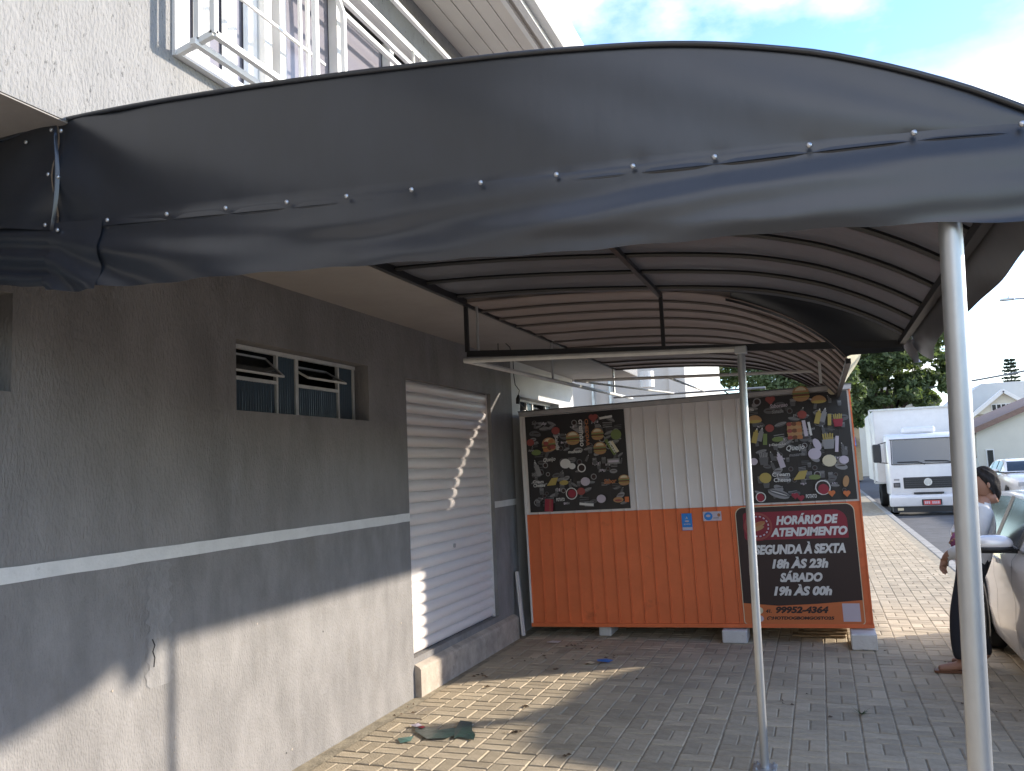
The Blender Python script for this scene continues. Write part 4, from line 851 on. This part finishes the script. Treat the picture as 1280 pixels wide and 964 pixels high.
for p0, q0 in (((1.52, 2.95), (3.97, 2.95)), ((1.52, .76), (3.97, .76)), ((1.52, .76), (1.52, 2.95)), ((3.97, .76), (3.97, 2.95))): tr_.sqbar((p0[0], F+1.73, p0[1]), (q0[0], F+1.73, q0[1]), .05)
tr_.build('box_trim', M['galv'], bx_)
MB().box(2.2, 3.3, F+.3, F+6.4, .38, .76).build('chassis', tb, TK)
def wheel(par, c, r, w, axis='x', name='wheel'):
    ty = MB().lathe([(r*.62, -w/2), (r*.9, -w/2), (r, -w*.32), (r, w*.32), (r*.9, w/2), (r*.62, w/2)], c, axis, 28).build(name, pm('tyre_rubber', (.02, .02, .02), .85) if 'tyre_rubber' not in bpy.data.materials else bpy.data.materials['tyre_rubber'], par, smooth=True)
    rm = bpy.data.materials.get('rim_alloy') or pm('rim_alloy', (.45, .45, .46), .35, metal=.8)
    b = MB(); b.lathe([(.02, w*.1), (r*.2, w*.12), (r*.22, -w*.1), (r*.6, -w*.2), (r*.63, w*.0), (r*.63, w/2*.9)], c, axis, 28); b.lathe([(.02, -w*.3), (r*.18, -w*.32), (r*.2, -w*.2)], c, axis, 20); b.build('rim', rm, ty, smooth=True)
    return ty
for y in (F+.85, F+4.9):
    for x in (1.95, 3.55): wheel(TK, (x, y, Z+.40), .40, .25)

# ------------------------------------------------------------ cars
def make_car(root, paint, x0, y0, zb, Wd, Ln, H):
    # nose at y0 (towards -Y), tail at y0+Ln; local shape scaled from a small hatchback
    cx = x0+Wd/2
    g = pm('car_glass', (.025, .028, .028), .12, spec=.25) if 'car_glass' not in bpy.data.materials else bpy.data.materials['car_glass']
    blk = bpy.data.materials.get('car_plastic') or pm('car_plastic', (.015, .015, .016), .5)
    top = [(0, .50), (.03, .58), (.12, .64), (.28, .70), (.50, .72), (.80, .73), (.93, .74), (.98, .66), (1, .55)]
    wid = [(0, .72), (.04, .88), (.12, .96), (.3, 1), (.7, 1), (.9, .97), (.97, .90), (1, .80)]
    def body(u, v):
        t = u; hw = Wd/2*smooth_lerp(wid, t); zt = H*smooth_lerp(top, t)
        prof_ = [(.0, 1.0, 1), (.45, 1.0, 1), (.80, .992, 1), (.93, .965, 1), (.985, .90, 1), (1.0, .72, 1), (.985, .60, 1), (1.0, .42, 1), (.985, .26, 1), (.95, .17, 1), (.80, .13, 1), (0, .13, 1)]
        a, z_, _ = prof_[round(v*11)]
        zz_ = H*.13/.73*0+z_*zt if z_ > .5 else z_*H*.73
        return a*hw, y0+Ln*t, zb+zz_
    b = MB()
    for s in (-1, 1): b.grid(lambda u, v: (lambda q: (cx+s*q[0], q[1], q[2]))(body(u, v)), 40, 11)
    for t in (0, 1):
        ring = [body(t, k/11) for k in range(12)]; b.add([(cx-q[0], q[1], q[2]) for q in ring]+[(cx+q[0], q[1], q[2]) for q in ring[::-1]], [tuple(range(24))])
    bo = b.build('body', paint, root, smooth=True)
    # greenhouse
    roof = [(.26, .715), (.42, .93), (.50, .985), (.62, 1.0), (.78, .985), (.86, .95), (.97, .76)]
    def gh(t, k, e=0):   # k 0 belt .. 1 roof edge .. beyond to centre
        zt = H*smooth_lerp(roof, t); zbt = H*.715; hwb = Wd/2*.955; hwr = Wd/2*.74
        z_ = zbt+(zt-zbt)*min(k, 1)*.94
        f_ = (z_-zbt)/(H-zbt)
        hw = hwb+(hwr-hwb)*f_
        if k > 1: return (hw*(2-k), zt-(zt-zbt)*.06*(2-k)**2)
        return (hw+e, z_)
    b = MB()
    for s in (-1, 1): b.grid(lambda u, v: (lambda q: (cx+s*q[0], y0+Ln*(.26+.71*u), zb+q[1]))(gh(.26+.71*u, v*2)), 30, 10)
    b.build('roof', paint, root, smooth='all')
    for s in (-1, 1):
        for t0, t1, k0, k1 in ((.44, .60, .04, .90), (.63, .80, .04, .90), (.825, .885, .1, .86)):
            b = MB(); n = 8
            b.grid(lambda u, v: (lambda t, k: (lambda q: (cx+s*q[0], y0+Ln*t, zb+q[1]))(gh(t, k, .006)))(t0+(t1-t0)*u-(.05*v if t0 < .5 and u < .5 else 0)*0, k0+(k1-k0)*v), n, 4)
            b.build('side_window', g, root, smooth='all')
        for t0, t1 in ((.602, .632), (.803, .822), (.42, .437)):
            b = MB(); b.grid(lambda u, v: (lambda q: (cx+s*q[0], y0+Ln*(t0+(t1-t0)*u), zb+q[1]))(gh(t0+(t1-t0)*u, .02+.9*v, .008)), 2, 4); b.build('pillar', blk, root, smooth='all')
        b = MB(); b.sqbar((cx+s*(Wd/2*.957+.004), y0+Ln*.42, zb+H*.716), (cx+s*(Wd/2*.957+.004), y0+Ln*.90, zb+H*.716), .012); b.build('belt_trim', blk, root)
        for t in (.47, .66):
            b = MB(); b.bbox(cx+s*(Wd/2)-.012, cx+s*(Wd/2)+.018, y0+Ln*(t+.10), y0+Ln*(t+.145), zb+H*.60, zb+H*.625, .005); b.build('door_handle', paint, root)
        for t in (.455, .618, .80):
            b = MB(); b.grid(lambda u, v: (lambda q: (cx+s*(q[0]+.0015), q[1], q[2]))(body(t+.0016*u, (3+round(v*6))/11)), 1, 6); b.build('door_gap', blk, root)
        # mirror
        mx = cx+s*(Wd/2+.11); my = y0+Ln*.435; mz = zb+H*.735
        b = MB(); b.grid(lambda u, v: (mx+.125*math.copysign(abs(math.cos(2*math.pi*u))**.8, math.cos(2*math.pi*u))*math.sin(math.pi*v)**.7, my+.06*math.sin(2*math.pi*u)*math.sin(math.pi*v)**.7, mz+.01-.062*math.cos(math.pi*v)*(1 if v > .5 else .75)), 18, 10)
        mo = b.build('mirror', paint, root, smooth='all')
        b = MB(); b.grid(lambda u, v: (mx+.127*math.copysign(abs(math.cos(2*math.pi*u))**.8, math.cos(2*math.pi*u))*math.sin(math.pi*v)**.5, my+.062*math.sin(2*math.pi*u)*math.sin(math.pi*v)**.5, mz-.022-.03*math.cos(math.pi*v)), 18, 6); b.sqbar((mx, my, mz-.03), (cx+s*Wd/2*.96, my+.02, mz-.04), .05, .03); b.build('mirror_base', blk, mo, smooth=True)
        for t in (.19, .80):
            c = (cx+s*(Wd/2-.085), y0+Ln*t, zb+.29); sd_ = cx+s*(Wd/2+.004)
            b = MB(); n = 20; b.add([(sd_, c[1], c[2])]+[(sd_, c[1]+.345*math.cos(math.pi*2*i/n), max(zb+.13, c[2]+.345*math.sin(math.pi*2*i/n))) for i in range(n)], [(0, i+1, (i+1) % n+1) for i in range(n)]); b.build('wheel_arch', blk, root)
            wheel(root, (cx+s*(Wd/2-.07), c[1], c[2]), .29, .18)
        tl = MB().bbox(cx+s*Wd/2*.80-.1, cx+s*Wd/2*.80+.1, y0+Ln*.965, y0+Ln*1.0, zb+H*.52, zb+H*.68, .02).build('tail_lamp', bpy.data.materials.get('lamp_red') or pm('lamp_red', (.45, .02, .02), .2, coat=.5), root)
        hl = MB().bbox(cx+s*Wd/2*.62-.13, cx+s*Wd/2*.62+.13, y0-.005, y0+Ln*.05, zb+H*.42, zb+H*.52, .02).build('headlamp', bpy.data.materials.get('lamp_clear') or pm('lamp_clear', (.5, .5, .5), .1, coat=1), root)
    for (t0, t1, nm) in ((.272, .425, 'windscreen'), (.885, .962, 'rear_window')):
        b = MB(); b.grid(lambda u, v: (lambda t: (cx+(u*2-1)*gh(t, 1)[0]*.9, y0+Ln*t+(-.004 if t < .5 else .004), zb+gh(t, 2)[1]+.006))(t0+(t1-t0)*v), 8, 8); b.build(nm, g, root, smooth='all')
    for y_ in (y0-.012, y0+Ln-.02):
        MB().bbox(cx-Wd*.40, cx+Wd*.40, y_, y_+.03, zb+.17, zb+.32, .01).build('bumper_strip', blk, root)
    return root
cp = pm('silver_paint', (.80, .78, .77), .28, metal=.2, coat=.7)
SCAR = thing('silver_car', (1.95, 6.1, 0), 'silver small car at the right edge that the person leans on', 'car')
make_car(SCAR, cp, 1.17, 4.85, 0, 1.6, 3.9, 1.30)
WC = thing('white_car', (6.3, 30, -.12), 'distant white car parked across the street by the pale wall', 'car')
make_car(WC, pm('white_car_paint', (.7, .7, .7), .25, coat=.6), 5.35, 29.0, -.12, 1.7, 4.0, 1.42)

# ------------------------------------------------------------ person leaning on the car
def skin_mesh(chains, sub=2):
    vs, es, rs = [], [], []
    key = {}
    for ch in chains:
        prev = None
        for p_, r_ in ch:
            k = tuple(round(c, 4) for c in p_)
            if k not in key: key[k] = len(vs); vs.append(p_); rs.append(r_)
            if prev is not None and prev != key[k]: es.append((prev, key[k]))
            prev = key[k]
    me = bpy.data.meshes.new('s'); me.from_pydata(vs, es, []); ob = bpy.data.objects.new('s', me); COL.objects.link(ob)
    sk = ob.modifiers.new('skin', 'SKIN'); sk.use_smooth_shade = True
    for i, sv in enumerate(me.skin_vertices[0].data): sv.radius = (rs[i], rs[i]) if not isinstance(rs[i], tuple) else rs[i]; sv.use_root = (i == 0)
    ss = ob.modifiers.new('sub', 'SUBSURF'); ss.levels = ss.render_levels = sub
    dg = bpy.context.evaluated_depsgraph_get(); dg.update()
    m2 = bpy.data.meshes.new_from_object(ob.evaluated_get(dg)); bpy.data.objects.remove(ob)
    return m2
PX, PY = 1.02, 7.12
PE = thing('person', (PX, PY, 0), 'person in white long-sleeved top and dark jeans leaning back on the silver car', 'person')
hip = (1.03, 7.12, .80); wst = (1.05, 7.12, .92); ch_ = (1.08, 7.12, 1.08); nk = (1.12, 7.12, 1.22)
def hand(w, d, side):
    w = Vector(w); d = Vector(d).normalized(); up = Vector((0, 0, 1)); s_ = d.cross(Vector((0, 1, 0)))
    s_ = s_.normalized() if s_.length > .1 else Vector((1, 0, 0)); s_ = d.orthogonal().normalized()
    pal = w+d*.06; out_ = [[(tuple(w), .024), (tuple(pal), .026)]]
    for k, ln in enumerate((.068, .078, .073, .058)):
        b0 = pal+s_*(k-1.5)*.018; m_ = b0+d*ln*.55; e_ = m_+(d*.7-Vector((0, 0, .0))+s_.cross(d)*.6).normalized()*ln*.5
        out_.append([(tuple(pal), .026), (tuple(b0+d*.012), .0095), (tuple(m_), .0088), (tuple(e_), .0075)])
    tb_ = w+d*.025; t1 = tb_+s_*-.035+d*.02; t2 = t1+d*.03+s_*-.008
    out_.append([(tuple(w), .024), (tuple(t1), .011), (tuple(t2), .009)])
    return out_
lw = (.82, 7.02, .835); rw = (.935, 7.22, .965)
ch = [[(hip, (.135, .115)), (wst, (.135, .125)), (ch_, (.155, .13)), ((1.10, 7.12, 1.17), (.115, .09)), (nk, .052), ((1.13, 7.125, 1.27), .05)],
      [(hip, (.125, .10)), ((.985, 7.04, .74), .10), ((.885, 7.03, .42), .078), ((.87, 7.03, .25), .074), ((.875, 7.02, .11), .075), ((.885, 7.02, .085), .045), ((.85, 7.02, .045), .038), ((.76, 7.0, .032), .033), ((.70, 6.99, .028), .024)],
      [(hip, (.125, .10)), ((1.01, 7.20, .74), .10), ((.97, 7.22, .42), .078), ((1.0, 7.22, .25), .074), ((1.04, 7.22, .11), .075), ((1.04, 7.22, .085), .045), ((.97, 7.22, .045), .038), ((.88, 7.23, .032), .033), ((.82, 7.24, .028), .024)],
      [(ch_, (.155, .13)), ((1.09, 6.97, 1.15), .07), ((1.05, 6.92, 1.03), .062), ((1.0, 6.91, .91), .056), ((.89, 6.95, .87), .056), (lw, .034)],
      [(ch_, (.155, .13)), ((1.08, 7.27, 1.15), .07), ((1.01, 7.31, 1.06), .062), ((.955, 7.31, .98), .056), ((.945, 7.27, .975), .05), (rw, .03)]]
ch += hand(lw, (-.25, .05, -.95), 0); ch += hand(rw, (-.35, -.85, -.35), 1)
pm_ = skin_mesh(ch, 2)
for m_ in (pm('white_cotton', (.62, .61, .59), .85, bump=.5, bs=14, bd=.01), pm('dark_denim', (.022, .024, .034), .85, bump=.4, bs=12, bd=.01), pm('skin', (.34, .18, .12), .6, spec=.4)): pm_.materials.append(m_)
for f_ in pm_.polygons:
    c = f_.center
    armL = (c-Vector(lw)).length < .0 or (c.x < .83 and c.z > .6 and c.z < 1.0); armR = (c.x < .945 and c.z > .80 and 7.05 < c.y < 7.23 and c.z < .99 and c.x < .935)
    f_.material_index = 2 if (armL or armR or c.z > 1.215 or c.z < .10) else (0 if c.z > .80 or (c.x < .93 and c.z > .77) else 1)
    f_.use_smooth = True
for v in pm_.vertices: v.co -= Vector((PX, PY, 0))
pb_ = bpy.data.objects.new('body', pm_); COL.objects.link(pb_); pb_.parent = PE
# head: shaped ball with face towards the wall, tipped forward
HC = Vector((1.135, 7.13, 1.355)); fd = Vector((-.97, -.12, -.10)).normalized(); sdv = Vector((0, 0, 1)).cross(fd).normalized(); upv = fd.cross(sdv)
def hp(a, b_, c): return tuple(HC+fd*a+sdv*b_+upv*c)
b = MB()
def headf(u, v):
    th = 2*math.pi*u; ph = math.pi*v; z = -math.cos(ph); r_ = math.sin(ph)
    a = .088*r_*math.cos(th); s = .070*r_*math.sin(th); zz_ = .112*z
    if z < -.2: k = 1-.30*(-z-.2); a *= k*1.02; s *= k
    if math.cos(th) > .7 and z < .1: a += .006
    return hp(a, s, zz_)
b.grid(headf, 24, 18)
b.ball(hp(.094, 0, -.012), .013, .013, .018); 
b.ball(hp(-.01, .072, -.01), .012, .012, .026); b.ball(hp(-.01, -.072, -.01), .012, .012, .026)
b.tube([hp(-.02, 0, -.07), hp(-.03, 0, -.15)], .048, 12)
hd = b.build('head', bpy.data.materials['skin'], PE, smooth='all')
for s in (-.03, .03): MB().ball(hp(.083, s, .006), .009, .009, .007).build('eye', M['dark'], hd, smooth='all')
MB().tube([hp(.089, -.022, -.052), hp(.094, 0, -.053), hp(.089, .022, -.052)], .005, 6).build('mouth', pm('lip', (.3, .1, .08), .5), hd, smooth='all')
def hairf(u, v):
    th = 2*math.pi*u; ph = math.pi*(lambda k: k+(1-k)*v)(.24+.42*min(1, max(0, (math.cos(th)+.3)/.9))); z = -math.cos(ph); r_ = math.sin(ph); w = 1+.05*math.sin(th*7+ph*9)
    return hp(.096*r_*math.cos(th)*w-.012, .080*r_*math.sin(th)*w, .118*z*w+.006)
MB().grid(hairf, 40, 18).tube([hp(-.05, 0, .02), hp(-.066, 0, -.04), hp(-.066, 0, -.09), hp(-.062, 0, -.14)], lambda t: (.045, .045, .038, .016)[round(t*3)], 12).build('hair', pm('dark_grey_hair', (.03, .026, .024), .9, spec=.15, var=.5, vs=40, bump=.8, bs=50, stretch=(1, 1, .3)), PE, smooth='all')
for yy, xx in ((7.0, .775), (7.23, .895)):
    MB().prism([(xx-.10, yy-.03), (xx-.06, yy-.045), (xx+.06, yy-.038), (xx+.125, yy-.035), (xx+.135, yy+.03), (xx+.06, yy+.035), (xx-.06, yy+.045), (xx-.10, yy+.03)], 'z', .002, .018).build('sandal', pm('sandal_brown', (.14, .06, .03), .7) if 'sandal_brown' not in bpy.data.materials else bpy.data.materials['sandal_brown'], PE)
pk = MB(); pk.grid(lambda u, v: (.90+.028*math.sin(math.pi*v)*math.cos(2*math.pi*u), 7.13+.025*math.sin(math.pi*v)*math.sin(2*math.pi*u), .935+.05*-math.cos(math.pi*v)+.01*math.sin(9*u)), 12, 8)
tag(pk.build('pink_pouch', pm('pink_cloth', (.24, .07, .15), .8, var=.5, vs=18, bump=.5, bs=20), smooth='all'), 'small pink and purple pouch held by the person', 'pouch')

# ------------------------------------------------------------ across the street
hs = thing('pale_gable_house', (10, 47, 0), 'pale house with brown roof edge across the street, right of the thick post', 'house')
cw = pm('cream_render', (.64, .61, .53), .85, var=.06, vs=.6)
MB().prism([(7.05, -.1), (16, -.1), (16, 6.0), (9.2, 3.35), (7.05, 2.45)], 'y', 45, 46).build('wall', cw, hs); MB().box(7.05, 16, 46, 58, -.1, 2.4).build('side_wall', cw, hs)
MB().prism([(6.8, 2.36), (9.2, 3.36), (16, 6.05), (16, 6.3), (9.2, 3.62), (6.8, 2.62)], 'y', 44.6, 58).build('roof', pm('brown_tile', (.23, .15, .12), .85, var=.2, vs=5), hs)
w_ = MB().box(7.38, 7.72, 44.93, 45.02, .75, 1.65).build('window', M['white'], hs); MB().box(7.43, 7.67, 44.90, 44.93, .8, 1.6).build('pane', M['smoke'], w_)
h2 = thing('white_dormer_house', (12, 62, 0), 'white roofed house with gable window rising behind the pale house', 'house')
MB().box(8.6, 22, 62, 74, -.1, 4.2).build('wall', cw, h2)
MB().prism([(8.0, 4.1), (10.3, 5.95), (13.2, 5.95), (15, 4.1)], 'y', 62, 74).build('roof', pm('pale_roof', (.56, .56, .55), .7, var=.06, vs=1), h2)
MB().prism([(9.6, 3.9), (11.2, 5.15), (13.0, 3.9)], 'y', 60.6, 62).build('gable', cw, h2)
g_ = MB()
g_.sqbar((9.2, 60.5, 3.7), (11.2, 60.5, 5.3), .5, .22); g_.sqbar((11.2, 60.5, 5.3), (13.4, 60.5, 3.7), .5, .22); g_.build('verge_board', M['white'], h2)
gw_ = MB().box(10.5, 11.9, 60.54, 60.59, 4.05, 4.5).build('gable_window', M['white'], h2)
for k in range(5): MB().box(10.55+k*.27, 10.75+k*.27, 60.51, 60.54, 4.1, 4.45).build('pane', M['smoke'], gw_)
h3 = thing('distant_grey_roof_house', (7, 75, 0), 'far house with grey hipped roof behind the truck top', 'house')
MB().box(2, 9.2, 75, 84, -.1, 4.6).build('wall', cw, h3); MB().prism([(1.4, 4.5), (5.4, 7.4), (7.2, 7.4), (9.8, 4.5)], 'y', 74.5, 84).build('roof', pm('beige_roof', (.40, .36, .30), .8, var=.1), h3); MB().sqbar((6.2, 74.3, 7.0), (9.6, 74.3, 4.6), .3, .15).build('verge_board', M['white'], h3)
ct = thing('conifer_tree', (13.6, 70, 0), 'slim tiered conifer standing behind the white roofed house', 'tree')
MB().tube([(13.6, 70, 0), (13.6, 70, 4), (13.65, 70, 8.1)], .16, 8, r2=.02).build('trunk', bark, ct)
cb_ = MB(); rc = random.Random(6)
for k in range(17):
    z = 4.0+k*.25; ln = (1.15 if k % 2 else .8)*(1-(k/18)**1.1)+.12
    for j in range(8):
        a = j*.785+k*.5+rc.uniform(-.2, .2); e = ln*rc.uniform(.7, 1.1)
        for q in range(9):
            r_ = e*(q+1)/9; x, y_, z_ = 13.62+r_*math.cos(a), 70+r_*math.sin(a), z-.12*r_+.1*(r_/e)**2
            for s in (-1, 1): cb_.add([(x, y_, z_), (x+.22*math.cos(a+s*.8), y_+.22*math.sin(a+s*.8), z_+rc.uniform(-.06, .16)), (x+.14*math.cos(a), y_+.14*math.sin(a), z_+.12)], [(0, 1, 2)])
cb_.build('crown', pm('conifer_needle', (.035, .05, .035), .8, twoside=((.06, .09, .04), .2)), ct, fix=False)
t = thing('pine_clump', (15.5, 71, 0), 'dark bushy tree top beside the tiered conifer', 'tree')
cq = MB(); leafcloud(cq, [((15.6, 71, 5.0), (1.1, 1, .9)), ((16.6, 71, 4.8), (1.1, 1, .9))], 2500, .15, random.Random(5)); cq.build('crown', hm2, t, fix=False); MB().tube([(15.8, 71, 0), (15.8, 71, 5)], .15, 8).build('trunk', bark, t)
sl = thing('street_lamp', (9.6, 40, 0), 'street lamp arm reaching in from the right edge against the sky', 'lamp')
MB().tube([(9.9, 40, 0), (9.9, 40, 5.5), (9.9, 40, 7.2)], .07, 10, r2=.05).build('pole', M['galv'], sl, smooth=True)
MB().tube([(9.9, 40, 7.2), (9.4, 40, 7.62), (8.7, 40, 7.85), (8.1, 40, 7.88)], .04, 8).build('arm', M['galv'], sl, smooth=True)
MB().bbox(7.65, 8.2, 39.9, 40.1, 7.83, 7.93, .03).build('lamp_head', M['galv'], sl); MB().box(7.95, 8.0, 39.96, 40.04, 7.93, 8.02).build('photocell', M['galv'], sl)
t = thing('overhead_cable', (6, 45, 5), 'sagging overhead cable crossing the sky above the far houses', 'cable')
MB().tube([(4.0+10*k/12, 44, 4.55+.125*k-.03*math.sin(math.pi*k/12)*6) for k in range(13)], .05, 6).build('strand', pm('cable_grey', (.22, .22, .23), .6), t)
for k, x in enumerate((6.15, 6.85)):
    t = thing('bollard', (x, 34, -.1), ('left' if k == 0 else 'right')+' one of two short dark bollards by the distant white car', 'bollard', 'bollards across the street')
    MB().tube([(x, 34, -.1), (x, 34, .62)], .08, 10, r2=.06).build('bollard_shaft', M['blacksteel'], t); MB().ball((x, 34, .64), .07, .07, .05).build('bollard_cap', M['blacksteel'], t)
t = thing('street_wall', (8.5, 20, 0), 'long pale garden wall lining the far side of the street', 'wall')
MB().box(9.0, 9.25, -30, 43, -.1, 2.3).build('wall_body', cw, t); MB().box(8.97, 9.28, -30, 43, 2.3, 2.38).build('coping', M['kerb'], t)
